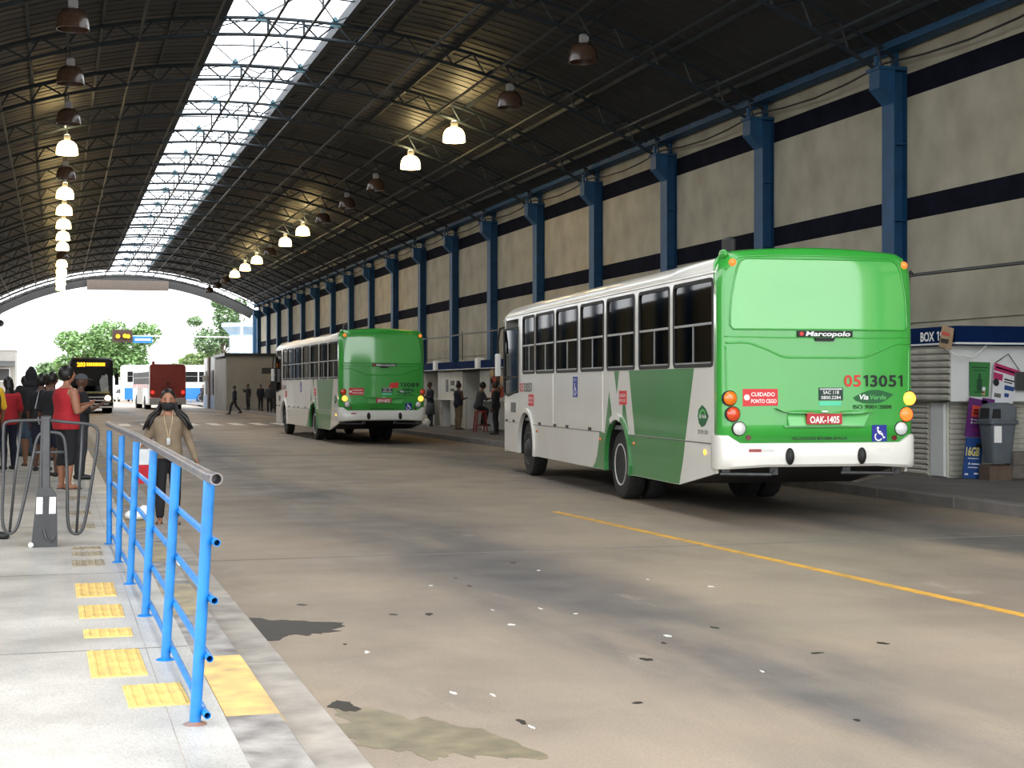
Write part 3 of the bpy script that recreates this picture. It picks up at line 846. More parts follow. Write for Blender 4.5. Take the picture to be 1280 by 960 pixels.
        for gi, poly in enumerate(G):
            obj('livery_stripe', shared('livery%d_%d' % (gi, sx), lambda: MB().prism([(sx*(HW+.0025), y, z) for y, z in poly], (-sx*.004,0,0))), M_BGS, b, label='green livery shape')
    # stickers on the left side (text reads towards the rear)
    XS = -HW - 0.003
    def side_poly(name, y0, y1, z0, z1, mat, d=0.0): return obj(name, MB().box(XS-.003-d, XS+.003, min(y0,y1), max(y0,y1), z0, z1), mat, b)
    def side_text(name, s_, yc, z, hh, mat, w=None, bold=0.0, shear=0.0):
        v, f, W = text2d(s_, hh, w, shear, bold) if not s_.isdigit() else digits2d(s_, hh, w, bold)
        if s_.isdigit(): v = [(a-W/2, q) for a, q in v]
        return obj(name, MB().add([(XS-.0065, yc-u, z+q) for u, q in v], f), mat, b, norm=False)
    side_text('number_lettering', number[:2], 10.88, 1.54, .16, M_STKR, .30, .02)
    side_text('number_lettering', number[2:], 10.36, 1.54, .16, M_PRG, .68, .02)
    side_poly('red_sticker', 9.89, 10.30, 1.28, 1.49, M_STK); side_text('sticker_lettering', 'CUIDADO', 10.095, 1.40, .045, M_STKW, .34, .01); side_text('sticker_lettering', 'PONTO CEGO', 10.095, 1.33, .04, M_STKW, .34, .01)
    side_poly('red_sticker', 3.92, 4.30, 1.37, 1.57, M_STK); side_text('sticker_lettering', 'CUIDADO', 4.11, 1.48, .045, M_STKW, .32, .01); side_text('sticker_lettering', 'PONTO CEGO', 4.11, 1.41, .04, M_STKW, .32, .01)
    side_poly('access_sticker', 6.72, 7.01, 1.46, 1.79, M_STKBL)
    def sput(yc):
        return lambda poly, mat: obj('access_symbol', MB().prism([(XS-.0065, yc-(x), z) for x, z in poly], (.003,0,0)), mat, b)
    wheelchair(sput(6.865), 0, 1.58, .26, M_STKW)
    side_text('sticker_lettering', 'ACESSO', 6.865, 1.72, .04, M_STKW, .2)
    side_poly('side_vent', 11.42, 11.86, 1.14, 1.33, M_PRG)
    lf = [(-.16,-.0),(-.13,.09),(-.02,.15),(.09,.10),(.18,.0),(.07,-.12),(-.03,-.15),(-.12,-.1)]
    obj('leaf_logo', MB().prism([(XS-.003, .63-x*1.15, 1.27+z*.9) for x, z in lf], (.004,0,0)), M_LEAF, b)
    obj('leaf_logo', MB().prism([(XS-.006, .63-x*1.15, 1.27+z*.9) for x, z in arc(0,0,.10,20,200,8)+arc(0.01,-.01,.075,200,20,8)], (.004,0,0)), M_BGL, b)
    side_text('logo_lettering', 'Via Verde', .63, 1.245, .05, M_STKW, .27, .01, .2)
    side_text('logo_lettering', 'ISO 9001:2008', .62, 1.055, .05, M_PRG, .36, .01)
    # ---- rear details
    cor = [(-1.105,2.36),(-1.06,2.31),(1.08,2.31),(1.115,2.36)] + [(1.09,2.7),(1.03,3.0)] + [(0.99,3.09),(0.93,3.125),(-.92,3.125),(-.985,3.09)] + [(-1.02,3.0),(-1.08,2.7)]
    half = [(2.31,1.07),(2.33,1.095),(2.38,1.105),(2.5,1.10),(2.6,1.095),(2.7,1.085),(2.8,1.07),(2.9,1.045),(3.0,1.02),(3.06,.995),(3.1,.965),(3.125,.92)]
    us = [-1+2*i/24 for i in range(25)]
    g = MB().loft([[(u*hw, S.y(u*hw, z)-.008, z) for u in us] for z, hw in half], closed=False)
    edge = [(u*half[0][1], half[0][0]) for u in us] + [(hw, z) for z, hw in half[1:]] + [(u*half[-1][1], half[-1][0]) for u in reversed(us[:-1])] + [(-hw, z) for z, hw in reversed(half[1:-1])]
    g.loft([[(x, S.y(x, z)-.008, z) for x, z in edge], [(x, S.y(x, z)+.004, z) for x, z in edge]], caps=False)
    obj('rear_window', g, M_BGW, b, smooth=40, label='glossy filmed rear window')
    ring = split_poly(cor, .1)
    obj('window_seal', MB().tube([(x*1.012, S.y(x*1.012, z)-.004, 2.72+(z-2.72)*1.02) for x, z in ring], .012, 6, closed=True), M_BG, b, smooth=True)
    def crease(pts, r=.012):
        ps = []
        for (xa, za), (xb_, zb_) in zip(pts[:-1], pts[1:]):
            for j in range(6): ps.append((xa+(xb_-xa)*j/6, za+(zb_-za)*j/6))
        ps.append(pts[-1])
        return MB().tube([(x, S.y(x, z)+r*.35, z) for x, z in ps], r, 6)
    obj('panel_crease', crease([(-1.16,2.14),(-.97,2.145),(-.87,2.135),(-.66,2.06),(-.50,1.985),(-.42,1.97),(.48,1.97),(.58,1.985),(.75,2.05),(.91,2.12),(1.0,2.14),(1.17,2.14)], .016), M_BG, b, smooth=True)
    obj('panel_crease', crease([(-1.17,2.215),(-.6,2.205),(.6,2.205),(1.18,2.215)], .011), M_BG, b, smooth=True)
    obj('panel_crease', crease([(-1.16,2.1),(-1.15,1.6),(-1.09,1.2),(-.98,1.0)], .012), M_BG, b, smooth=True)
    obj('panel_crease', crease([(1.16,2.1),(1.15,1.6),(1.09,1.2),(.98,1.0)], .012), M_BG, b, smooth=True)
    obj('panel_crease', crease([(-1.15,3.0),(-1.0,3.155),(-.6,3.175),(.6,3.175),(1.0,3.155),(1.15,3.0)], .014), M_BG, b, smooth=True)
    # maker's badge
    rear_poly('maker_badge', [(-.305,2.215),(.395,2.215),(.395,2.285),(-.305,2.285)], M_RUB, .02)
    rear_text('badge_lettering', 'Marcopolo', .08, 2.225, .055, M_CLR, .56, .25, .03, .023)
    rear_poly('badge_emblem', [(-.25+.025*math.cos(a*PI/6), 2.25+.025*math.sin(a*PI/6)) for a in range(12)], M_STKR, .023, sub=False)
    rear_poly('boot_handle', [(-.07,2.165),(.15,2.165),(.17,2.205),(-.09,2.205)], M_RUB, .03)
    # number, stickers, logo
    nx0, nx1 = (.289, 1.063)
    if prefix_red:
        rear_text('number_lettering', number[:2], nx0, 1.63, .135, M_STKR, .215, 0, .02, align='l')
        rear_text('number_lettering', number[2:], nx0+.24, 1.63, .135, M_STKB, .54, 0, .025, align='l')
    else:
        rear_text('number_lettering', number[2:], .49, 1.63, .12, M_STKB, .56, 0, .025, align='l')
        rear_poly('red_sticker', [(.17,1.60),(.44,1.60),(.46,1.76),(.22,1.74)], M_STKR)
    rear_poly('red_sticker', [(-.968,1.395),(-.543,1.405),(-.543,1.60),(-.968,1.60)], M_STK)
    rear_poly('sticker_symbol', [(-.92+.035*math.cos(a*PI/6), 1.5+.035*math.sin(a*PI/6)) for a in range(12)], M_STKW, .008, sub=False)
    rear_text('sticker_lettering', 'CUIDADO', -.725, 1.515, .045, M_STKW, .29, 0, .02, .009)
    rear_text('sticker_lettering', 'PONTO CEGO', -.715, 1.435, .045, M_STKW, .31, 0, .02, .009)
    rear_poly('phone_sticker', [(-.035,1.465),(.274,1.465),(.274,1.615),(-.035,1.615)], M_STKD)
    rear_text('sticker_lettering', 'SAC 118', .12, 1.54, .04, M_STKW, .2, 0, .01, .009)
    rear_text('sticker_lettering', '0800.2284', .12, 1.48, .038, M_STKW, .25, 0, .01, .009)
    rear_poly('sticker_strip', [(-.02,1.592),(.26,1.592),(.26,1.604),(-.02,1.604)], M_STKW, .008)
    rear_poly('sticker_strip', [(-.03,1.40),(.25,1.40),(.25,1.455),(-.03,1.455)], pm('mint_print', (90,205,160), .5, var=.05), .006)
    leaf = [(.403,1.495),(.50,1.545),(.62,1.585),(.72,1.59),(.80,1.575),(.936,1.535),(.84,1.47),(.76,1.435),(.65,1.425),(.52,1.435),(.44,1.46)]
    rear_poly('leaf_logo', leaf, M_LEAF)
    rear_text('logo_lettering', 'Via', .535, 1.475, .06, M_STKW, .13, .2, .03, .009)
    rear_text('logo_lettering', 'Verde', .72, 1.475, .055, M_BGL, .22, .2, .01, .009)
    rear_text('logo_lettering', 'ISO 9001:2008', .655, 1.365, .045, M_STKB, .5, 0, .01)
    rear_text('speed_lettering', 'VELOCIDADE M\u00c1XIMA 60 Km/h', -.03, 1.0, .042, M_STKB, .70, .1, .015)
    rear_poly('access_sticker', [(.647,.975),(.841,.975),(.841,1.17),(.647,1.17)], M_STKBL)
    def rput(poly, mat):
        n = len(poly); obj('access_symbol', MB().add([(x, S.y(x, z)-.009, z) for x, z in poly], [tuple(range(n))]), mat, b)
    wheelchair(rput, .735, 1.06, .22, M_STKW)
    # plate recess
    led = [(-.585,1.375),(-.45,1.355),(.45,1.345),(.632,1.35),(.60,1.325),(.42,1.305),(-.40,1.315),(-.50,1.335)]
    rear_poly('plate_ledge', led, M_BG, .07)
    rear_poly('plate_ledge', [(-.47,1.15),(.53,1.15),(.56,1.17),(-.48,1.17)], M_BG, .03)
    pt = MB(); px = [-.43,-.41,.5,.62]; 
    pt.add([(-.43, S.y(-.43,1.30)-.005, 1.31), (.62, S.y(.6,1.30)-.005, 1.31), (.52, S.y(.5,1.17)-.05, 1.165), (-.42, S.y(-.42,1.17)-.05, 1.165), (-.43, S.y(-.43,1.30)+.02, 1.31), (.62, S.y(.6,1.30)+.02, 1.31), (.52, S.y(.5,1.17)+.01, 1.165), (-.42, S.y(-.42,1.17)+.01, 1.165)],
           [(0,1,2,3),(0,4,5,1),(1,5,6,2),(2,6,7,3),(3,7,4,0)])
    obj('plate_recess', pt, M_BGL, b, label='plate recess with sky light painted into its green')  # lighter green paints in the sky light on the sloped tray
    yb = S.y(0,1.25)-.06
    pl = obj('number_plate', MB().box(-.206,.233,yb-.006,yb+.05,1.185,1.325), M_PLATE, b)
    v, f, W = text2d(plate, .08, .37, 0, .03); obj('plate_lettering', MB().add([(.013+u, yb-.009, 1.2+q) for u, q in v], f), M_STKW, pl, norm=False)
    obj('plate_lamp', MB().bbox(-.03,.05,yb-.03,yb+.03,1.325,1.345,.005), M_CLR, pl)
    # lamps
    def lens(x, z, r, mat, lab):
        y = S.y(x, z)
        t = obj('tail_lamp', MB().lathe([(r*1.12,-.03),(r*1.12,.012),(r,.02),(r*.99,0.0)], 20, (x, 0, z), 'y'), M_RUB, b, smooth=40, label=lab)
        t.location = (0, y, 0); t.scale = (1, -1, 1)
        l = obj('lamp_lens', MB().lathe([(r,-.01),(r,.02),(r*.92,.035),(r*.6,.05),(r*.2,.056)], 20, (x, 0, z), 'y'), mat, t, smooth=40)
    cfg = {'amb': (M_AMB, M_AMBL), 'red': (M_RED, M_REDL)}
    up, lw = ('amb', 'red') if prefix_red else ('red', 'amb')
    nm_ = {'amb': 'amber', 'red': 'red'}
    lens(-1.138+.02, 1.49, .083, cfg[up][lamps[0]], nm_[up] + ' lamp on the left'); lens(-1.085, 1.305, .083, cfg[lw][lamps[1]], nm_[lw] + ' lamp on the left'); lens(-1.015, 1.135, .078, M_CLR, 'clear reversing lamp on the left')
    lens(1.155, 1.485, .083, cfg[up][lamps[2]], nm_[up] + ' lamp on the right'); lens(1.105, 1.295, .083, cfg[lw][lamps[3]], nm_[lw] + ' lamp on the right'); lens(1.03, 1.125, .078, M_CLR, 'clear reversing lamp on the right')
    for x, z in ((-.905,1.03),(.94,1.015)): rear_poly('round_reflector', [(x+.033*math.cos(a*PI/6), z+.033*math.sin(a*PI/6)) for a in range(12)], M_REFD, .012, sub=False)
    for x in (-1.075, 1.10):
        y = S.y(x, 3.085)
        obj('top_marker_lamp', MB().ell((x, y, 3.085), (.045,.04,.045), 12, 8), M_REDL, b, smooth=True)
    obj('roof_spoiler_pod', MB().ell((-1.14,.14,3.19), (.045,.12,.06), 12, 8), M_BG, b, smooth=True)
    obj('roof_antenna', MB().bbox(-1.06,-.95,.2,.45,3.2,3.41,.03), M_RUB, b)
    # bumper fittings
    for x in (-.431+.01, .485):
        y = S.y(x, .81); obj('bumper_stop', MB().ell((x, y-.01, .81), (.052,.06,.10), 14, 10), M_RUB, b, smooth=True)
    rear_poly('bumper_reflector', [(-.917,.862),(-.767,.862),(-.767,.898),(-.917,.898)], pm('red_reflector', (150,62,62), .4, var=.1), .006)
    rear_poly('bumper_reflector', [(-.765,.862),(-.618,.862),(-.618,.898),(-.765,.898)], pm('pale_reflector', (206,204,200), .4, var=.05), .006)
    rear_poly('bumper_reflector', [(.70,.862),(.85,.862),(.85,.898),(.70,.898)], M_BW, .004)
    for x0, x1 in ((-1.19,-.44),(.33,1.12)):
        und = MB(); und.tube([(x0+.06,.14,.70),(x0,.10,.60),(x1-.12,.10,.585),(x1-.02,.14,.69)], .022, 6); und.box(x0+.02,x0+.12,.10,.14,.58,.70); und.box(x1-.13,x1-.03,.10,.14,.58,.70)
        obj('step_frame', und, M_GREYM, b)
    obj('underbody', MB().prism([(-1.1,.25,.66),(-1.1,1.5,.40),(-1.1,12.2,.36),(-1.1,12.2,.8),(-1.1,.25,.8)], (2.2,0,0)), M_BLACK, b)
    # floor, partition and seats seen through the panes
    obj('bus_floor', MB().box(-1.15,1.15,.4,12.2,1.0,1.06), M_INT, b)
    obj('ceiling_lining', MB().box(-1.15,1.15,.4,12.2,2.95,2.97), M_INT, b)
    def seatm():
        mb = MB(); mb.bbox(-.22,.22,-.02,.42,.40,.50,.03); mb.prism([(-.22,-.06,.45),(-.22,.03,.45),(-.22,-.06,1.12),(-.22,-.14,1.12)], (.44,0,0)); mb.box(-.03,.03,.1,.2,0,.4); return mb
    sm = shared('seat', seatm)
    for i in range(11):
        for x in (-.92,-.46,.5,.94):
            obj('seat', sm, M_SEAT, b, loc=(x, 0.75 + i*.9, 1.06))
    obj('grab_rail', MB().tube([(-.3,.8,2.7),(-.3,11,2.7)], .018, 6).tube([(.3,.8,2.7),(.3,11,2.7)], .018, 6), M_AMB, b)
    # front end
    def frontm():
        mb = MB(); xs = [-1.22,-1.2,-1.1,-.8,-.4,0,.4,.8,1.1,1.2,1.22]
        def yy(x): return 12.45 + .16*(1-abs(x/1.22)**6)
        mb.loft([[(x, yy(x), z) for x in xs] for z in (.36,.9,1.45)], closed=False)
        mb.loft([[(x, yy(x), z) for x in xs] for z in (2.70,2.98)], closed=False)
        return mb
    o = obj('front_panel', shared('front_panel', frontm), M_BW, b, smooth=40); sm2 = o.modifiers.new('thick', 'SOLIDIFY'); sm2.thickness = .03; sm2.offset = -1
    def wsm():
        mb = MB(); xs = [-1.2,-1.1,-.8,-.4,0,.4,.8,1.1,1.2]
        def yy(x): return 12.44 + .16*(1-abs(x/1.22)**6)
        mb.loft([[(x, yy(x), z) for x in xs] for z in (1.45,2.70)], closed=False); return mb
    o = obj('windscreen', shared('windscreen', wsm), M_GLASS, b, smooth=40); sm2 = o.modifiers.new('thick', 'SOLIDIFY'); sm2.thickness = .008
    for sx in (-1, 1):
        mr = obj('wing_mirror', shared('mirror%d' % sx, lambda: MB().bbox(min(sx*1.26, sx*1.37), max(sx*1.26, sx*1.37), 12.60, 12.70, 1.84, 2.28, .02)), M_WHITE, b)
        obj('mirror_arm', shared('mirrorarm%d' % sx, lambda: MB().tube([(sx*1.1,12.5,2.82),(sx*1.27,12.68,2.78),(sx*1.31,12.70,2.5),(sx*1.31,12.66,2.26)], .022, 6)), M_RUB, mr)
    # wheels
    def tyre(w, dual):
        mb = MB(); mb.lathe([(.30,-w/2+.01),(.36,-w/2),(.47,-w/2+.015),(.497,-w/2+.05),(.5,-w/2+.09),(.5,w/2-.09),(.497,w/2-.05),(.47,w/2-.015),(.36,w/2),(.30,w/2-.01)], 36, (0,0,0), 'x'); return mb
    def rim(front):
        mb = MB()
        if front: mb.lathe([(.305,-.12),(.305,-.14),(.285,-.14),(.27,-.10),(.19,-.10),(.17,-.13),(.13,-.17),(.10,-.19),(.06,-.19),(.0,-.19)], 24, (0,0,0), 'x')
        else: mb.lathe([(.305,-.12),(.305,-.14),(.285,-.14),(.265,-.06),(.20,-.02),(.17,-.02),(.16,-.09),(.12,-.12),(.0,-.12)], 24, (0,0,0), 'x')
        for k in range(10):
            a = 2*PI*k/10; c = (.0, .225*math.cos(a), .225*math.sin(a)); x0 = -.10 if front else -.03
            mb.lathe([(.018,x0+.02),(.018,x0-.03),(.0,x0-.03)], 6, c, 'x')
        return mb
    t1 = shared('tyre', lambda: tyre(.28, False)); rf = shared('rim_front', lambda: rim(True)); rr_ = shared('rim_rear', lambda: rim(False))
    for sx in (-1, 1):
        for yc, m, rm in ((YR, M_HUB, rr_), (YF, M_HUBD, rf)):
            w = obj('wheel', t1, M_TYRE, b, smooth=40, loc=(sx*1.04, yc, .5)); 
            if sx > 0: w.rotation_euler = (0,0,PI)
            obj('rim', rm, m, w, smooth=40)
            if yc == YR:
                w2 = obj('wheel', t1, M_TYRE, b, smooth=40, loc=(sx*.72, yc, .5))
    obj('axle', MB().lathe([(.0,-.9),(.09,-.9),(.09,.9),(.0,.9)], 10, (0,YR,.5), 'x').lathe([(.0,-.9),(.07,-.9),(.07,.9),(.0,.9)], 10, (0,YF,.5), 'x').ell((0,YR,.5),(.2,.22,.2)), M_BLACK, b)
    return b

H1 = R(4.55)
make_bus('green and white city bus 0513051 with a clean green rear, nearest the camera', (7.46+1.22*math.cos(H1), 16.54-1.22*math.sin(H1), 0), H1, '0513051', 'OAK-1405', (0,0,1,1))
H2 = R(-0.31)
make_bus('green and white city bus 13089 with dull green rear, ahead of bus 13051', (7.63+1.22, 42.7, 0), H2, '0513089', 'JXW-8532', (0,1,0,1), False)
# ------------------------------------------------------------------ blue handrail on the platform edge
M_RAILB = pm('railing_blue', (20,120,194), 0.4, var=0.2, scale=8, coat=0.2, bump=0.05)
M_RAILW = pm('railing_worn', (132,122,116), 0.35, metal=0.5, var=0.3, scale=14, var2=(92,98,110))
M_RUST = pm('rust_scrape', (142,92,62), 0.7, var=0.3, scale=20, var2=(108,110,116))
hr = thing('handrail', 'blue tubular handrail with worn grey top tube on the left platform edge', 'railing', (0.57, 6.68, 0.18))
PB = [(0.57,6.68),(0.555,8.30),(0.54,9.93),(0.52,11.57),(0.49,13.03),(0.47,14.58)]
PT = [(0.63,6.68),(0.61,8.30),(0.59,9.93),(0.565,11.57),(0.52,13.03),(0.47,14.58)]
OX, OY, OZ = 0.57, 6.68, 0.18
for (xb, yb), (xt, yt) in zip(PB, PT):
    p = obj('post', MB().tube([(xb-OX,yb-OY,0),((xb+xt)/2-OX,yb-OY,.5),(xt-OX,yt-OY,1.04)], 0.025, 12), M_RAILB, hr, smooth=40)
    obj('post_foot', MB().lathe([(.05,0),(.05,.004),(.028,.012)], 12, (xb-OX,yb-OY,0)), M_RUST if yb < 7 else M_RAILB, p)
def tubehollow(pts, r, n=14):
    mb = MB().tube(pts, r, n, caps=False)
    d = (Vector(pts[1])-Vector(pts[0])).normalized()
    mb.tube([pts[0], tuple(Vector(pts[0])+d*.12)], r*.8, n, caps=False)
    a = Vector(pts[0]); mb2 = MB().tube([tuple(a), tuple(a+d*.001)], r, n, caps=False); mi = MB().tube([tuple(a), tuple(a+d*.001)], r*.8, n, caps=False)
    mb.loft([[Vector(p) for p in mb2.v[:n]], [Vector(p) for p in mi.v[:n]]], caps=False)
    mb.tube([tuple(a+d*.11), tuple(a+d*.12)], r*.8, n)
    return mb
top = [(0.645-OX, 6.52-OY, 1.055)] + [(x-OX, y-OY, 1.055 + i*0.008) for i, (x, y) in enumerate(PT)] + [(0.463-OX, 14.75-OY, 1.10)]
obj('top_tube', tubehollow(top, 0.027), M_RAILW, hr, smooth=40, label='worn grey-brown top tube')
for z, x0 in ((.05,.61),(.29,.62),(.535,.64),(.78,.65)):
    t = z/1.04
    pts = [(x0+.005-OX, 6.60-OY, z)] + [(xb+(xt-xb)*t+.036-OX, yb-OY, z+.004*i) for i, ((xb, yb), (xt, yt)) in enumerate(zip(PB, PT))]
    obj('rail_tube', tubehollow(pts, 0.0165, 10), M_RAILB, hr, smooth=40)
# ------------------------------------------------------------------ grey queue barrier
qb = thing('queue_barrier', 'grey steel tube queue barrier with twin hanging loops on the left platform', 'barrier', (-0.085, 14.54, 0.18))
def Q(p): return [(x+.085, 0.0, z-.18) for x, z in p]
def smoothp(p, it=2):
    for _ in range(it):
        q = []
        for i in range(len(p)):
            a, b = p[i], p[(i+1) % len(p)]
            q += [(a[0]*.75+b[0]*.25, a[1]*.75+b[1]*.25), (a[0]*.25+b[0]*.75, a[1]*.25+b[1]*.75)]
        p = q
    return p
outer = [(-.07,1.325),(-.30,1.32),(-.435,1.315),(-.455,1.25),(-.45,.85),(-.47,.42),(-.43,.30),(-.36,.31),(-.31,.42),(-.20,.98),(-.165,1.17),(-.11,1.215),(-.04,1.215),(.05,1.20),(.085,1.12),(.10,.75),(.10,.40),(.13,.29),(.21,.28),(.255,.38),(.32,.80),(.375,1.17),(.36,1.25),(.30,1.285),(.10,1.30)]
obj('loop_tube', MB().tube(Q(smoothp(outer)), .0145, 8, closed=True), M_GREYM, qb, smooth=True)
obj('inner_tube', MB().tube(Q([(-.295,1.315),(-.35,.85),(-.40,.31)]), .0125, 8), M_GREYM, qb, smooth=True)
obj('inner_tube', MB().tube(Q([(.235,1.285),(.21,.85),(.18,.29)]), .0125, 8), M_GREYM, qb, smooth=True)
obj('cross_tube', MB().tube(Q([(-.19,1.03),(.09,1.03)]), .012, 8), M_GREYM, qb, smooth=True)
obj('post', MB().bbox(-.035,.035,-.03,.03,.25,1.17,.008).tube([(-.05,0,.4),(-.03,0,1.16)], .018, 8), M_GREYM, qb)
obj('post_cap', MB().bbox(-.045,.045,-.04,.04,1.15,1.18,.01), M_GREYM, qb)
base = obj('base_box', MB().loft([[(-.13,-.10,0),(.10,-.10,0),(.10,.10,0),(-.13,.10,0)], [(-.10,-.08,.30),(.095,-.08,.30),(.095,.08,.30),(-.10,.08,.30)], [(-.085,-.075,.46),(.09,-.075,.46),(.09,.075,.46),(-.085,.075,.46)], [(-.05,-.05,.53),(.05,-.05,.53),(.05,.05,.53),(-.05,.05,.53)]]), M_DARKMETAL, qb)
M_PAPER = pm('paper_white', (236,236,232), .6, var=.03)
for x0, x1 in ((-.082,-.028),(.03,.085)):
    obj('white_sticker', MB().prism([(x0-.006,-.083,.30),(x1-.003,-.083,.30),(x1,-.077,.45),(x0,-.077,.45)], (0,-.003,0)), M_PAPER, base)
obj('chain', MB().tube([(-.02,-.1,.16),(.0,-.11,.08),(.05,-.11,.05),(.07,-.10,.09)], .012, 6), M_GREYM, base)
obj('caster', MB().ell((-.13,-.11,.025),(.025,.025,.025)), M_WHITE, base)

# ------------------------------------------------------------------ litter on the road edge
tag(obj('plastic_bag', MB().ell((0,0,.06),(.13,.12,.06),14,8).ell((.08,.05,.10),(.06,.07,.06)), pm('crumpled_white', (236,236,234), .5, var=.05, bump=.6, bscale=12), smooth=True, loc=(0.84,17.1,0.18)), 'crumpled white plastic bag on the kerb behind the handrail posts', 'litter')
tag(obj('paper_scrap', MB().prism([(-.05,-.09,0),(.05,-.07,0),(.06,.08,0),(-.03,.1,0)], (0.0,0,.03)), M_PAPER, loc=(1.05,14.2,0.012)), 'small white paper scrap in the gutter behind the handrail', 'litter')
# ------------------------------------------------------------------ near kiosk (BOX 19)
M_KCREAM = pm('kiosk_cream', (206,204,192), .6, var=.06, scale=1.5)
M_KWHITE = pm('kiosk_white', (216,218,216), .55, var=.06, scale=1.5)
M_SLAT = pm('shutter_slat', (190,188,176), .5, var=.1, scale=4, var2=(160,158,146))
M_NAVY = pm('navy_fascia', (12,34,72), .8, spec=.05, var=.12, scale=3)
M_CARD = pm('cardboard', (178,150,118), .8, var=.15, scale=9)
M_BLOCK = pm('concrete_block', (108,102,94), .85, var=.25, scale=6, bump=.3)
def slats(parent, n, z0, dz, mk, name='slat'):
    """n horizontal slats sharing one mesh made by mk(dz)"""
    me = mk(dz).mesh(name); fixn(me)
    for i in range(n): obj(name, me, M_SLAT, parent, loc=(0,0,z0+i*dz))
K = thing('kiosk', 'white shuttered kiosk lettered BOX 19 under a navy fascia, behind the near bus', 'kiosk', (13.85, 21.9, 0.15))
obj('wall_shell', MB().box(.03,1.75,.03,7.0,0,2.15), M_KCREAM, K)
f = obj('fascia', MB().bbox(-.15,1.78,-.53,7.2,2.14,2.45,.02), M_NAVY, K)
obj('fascia_trim', MB().box(-.165,1.78,-.545,7.2,2.155,2.185), M_KWHITE, f)
v, ff, W = text2d('BOX', .15, .42, 0, .03, 'l'); v2, f2, W2 = digits2d('19', .15, .22, .03)
obj('kiosk_lettering', MB().add([(-.157, .51-u, 2.225+q) for u, q in v], ff).add([(-.157, .03-u, 2.225+q) for u, q in v2], f2), M_STKW, f, norm=False, label='white lettering BOX 19')
up = obj('upper_shutter', MB().box(-.10,.03,-.27,3.2,1.24,2.14), M_KCREAM, K)
slats(up, 8, 1.25, .108, lambda d: MB().prism([(-.10,-.29,0),(-.135,-.29,.02),(-.135,-.29,d*.55),(-.10,-.29,d*.95)], (0,3.48,0)))
lo = obj('lower_shutter', MB().box(-.01,.03,.45,6.9,0,1.24), M_KCREAM, K)
slats(lo, 14, .02, .085, lambda d: MB().prism([(-.01,.5,0),(-.04,.5,.015),(-.04,.5,d*.55),(-.01,.5,d*.95)], (0,6.3,0)))
obj('door_panel', MB().bbox(-.03,.02,.02,.42,.02,1.22,.01), M_KWHITE, K)
obj('end_panel', MB().box(-.1,1.75,-.30,.03,1.24,2.14), M_KWHITE, K)
es = obj('end_shutter', MB().box(.02,1.74,.0,.03,0,1.24), M_KCREAM, K)
slats(es, 14, .02, .085, lambda d: MB().prism([(.05,.0,0),(.05,-.03,.015),(.05,-.03,d*.55),(.05,.0,d*.95)], (1.68,0,0)))
eb = obj('meter_box', MB().bbox(1.02,1.55,-.40,-.28,1.42,1.72,.02), M_GREYM, K)
obj('meter_dial', MB().lathe([(.10,0),(.10,-.03),(.08,-.045),(.0,-.045)], 16, (1.28,-.40,1.57), 'y'), M_DARKMETAL, eb)
# blocks stacked beside the kiosk
for i, (x, z, w) in enumerate(((14.78,.15,.52),(15.32,.15,.5),(14.80,.37,.5),(15.30,.37,.48))):
    tag(obj('concrete_block', MB().bbox(0,w,0,.25,0,.21,.02), M_BLOCK, loc=(x,21.45,z)), '%s %s grey concrete block stacked beside the kiosk and bin' % (('lower','lower','upper','upper')[i], ('bin-side','far-side','bin-side','far-side')[i]), 'block', 'concrete blocks by the kiosk')
# posters and banners on the kiosk corner
def sheet_thing(name, label, cat, quad, y, mat, prints, t=.012):
    """hanging sheet in the plane y, quad (x,z) corners bl, br, tr, tl; prints in 0..1 coordinates"""
    o = obj(name, MB().prism([(x, y, z) for x, z in quad], (0, t, 0)), mat); tag(o, label, cat)
    bl, br, tr, tl = quad
    def P(u, v_):
        b = (bl[0]+(br[0]-bl[0])*u, bl[1]+(br[1]-bl[1])*u); c = (tl[0]+(tr[0]-tl[0])*u, tl[1]+(tr[1]-tl[1])*u)
        return (b[0]+(c[0]-b[0])*v_, b[1]+(c[1]-b[1])*v_)
    for pr in prints:
        if pr[0] == 'r':
            _, u0, u1, v0, v1, m = pr
            obj('print_block', MB().add([(P(u, w)[0], y-.003, P(u, w)[1]) for u, w in ((u0,v0),(u1,v0),(u1,v1),(u0,v1))], [(0,1,2,3)]), m, o)
        elif pr[0] == 't':
            _, s_, u, w, h_, wd, m = pr
            ww, hh = math.dist(bl, br), math.dist(bl, tl)
            vv, f2, _w = text2d(s_, h_, wd, 0, .03)
            obj('print_lettering', MB().add([(P(u+a/ww, w+b/hh)[0], y-.006, P(u+a/ww, w+b/hh)[1]) for a, b in vv], f2), m, o, norm=False)
        elif pr[0] == 'c':
            _, u, w, ru, rv, m = pr
            obj('print_disc', MB().add([(P(u+ru*math.cos(k*PI/8), w+rv*math.sin(k*PI/8))[0], y-.0045, P(u+ru*math.cos(k*PI/8), w+rv*math.sin(k*PI/8))[1]) for k in range(16)], [tuple(range(16))]), m, o)
    return o
M_PG = pm('poster_green', (52,122,62), .5, var=.1); M_PGD = pm('poster_dark_green', (22,70,42), .5, var=.1); M_PP = pm('poster_purple', (92,34,104), .5, var=.1)
M_PO = pm('poster_orange', (206,72,58), .5, var=.08); M_PB = pm('poster_blue', (24,66,126), .5, var=.1); M_PM = pm('poster_magenta', (170,42,96), .5, var=.1); M_PW = pm('poster_white', (214,216,220), .5, var=.04)
M_PY = pm('poster_yellow', (220,206,120), .5, var=.05)
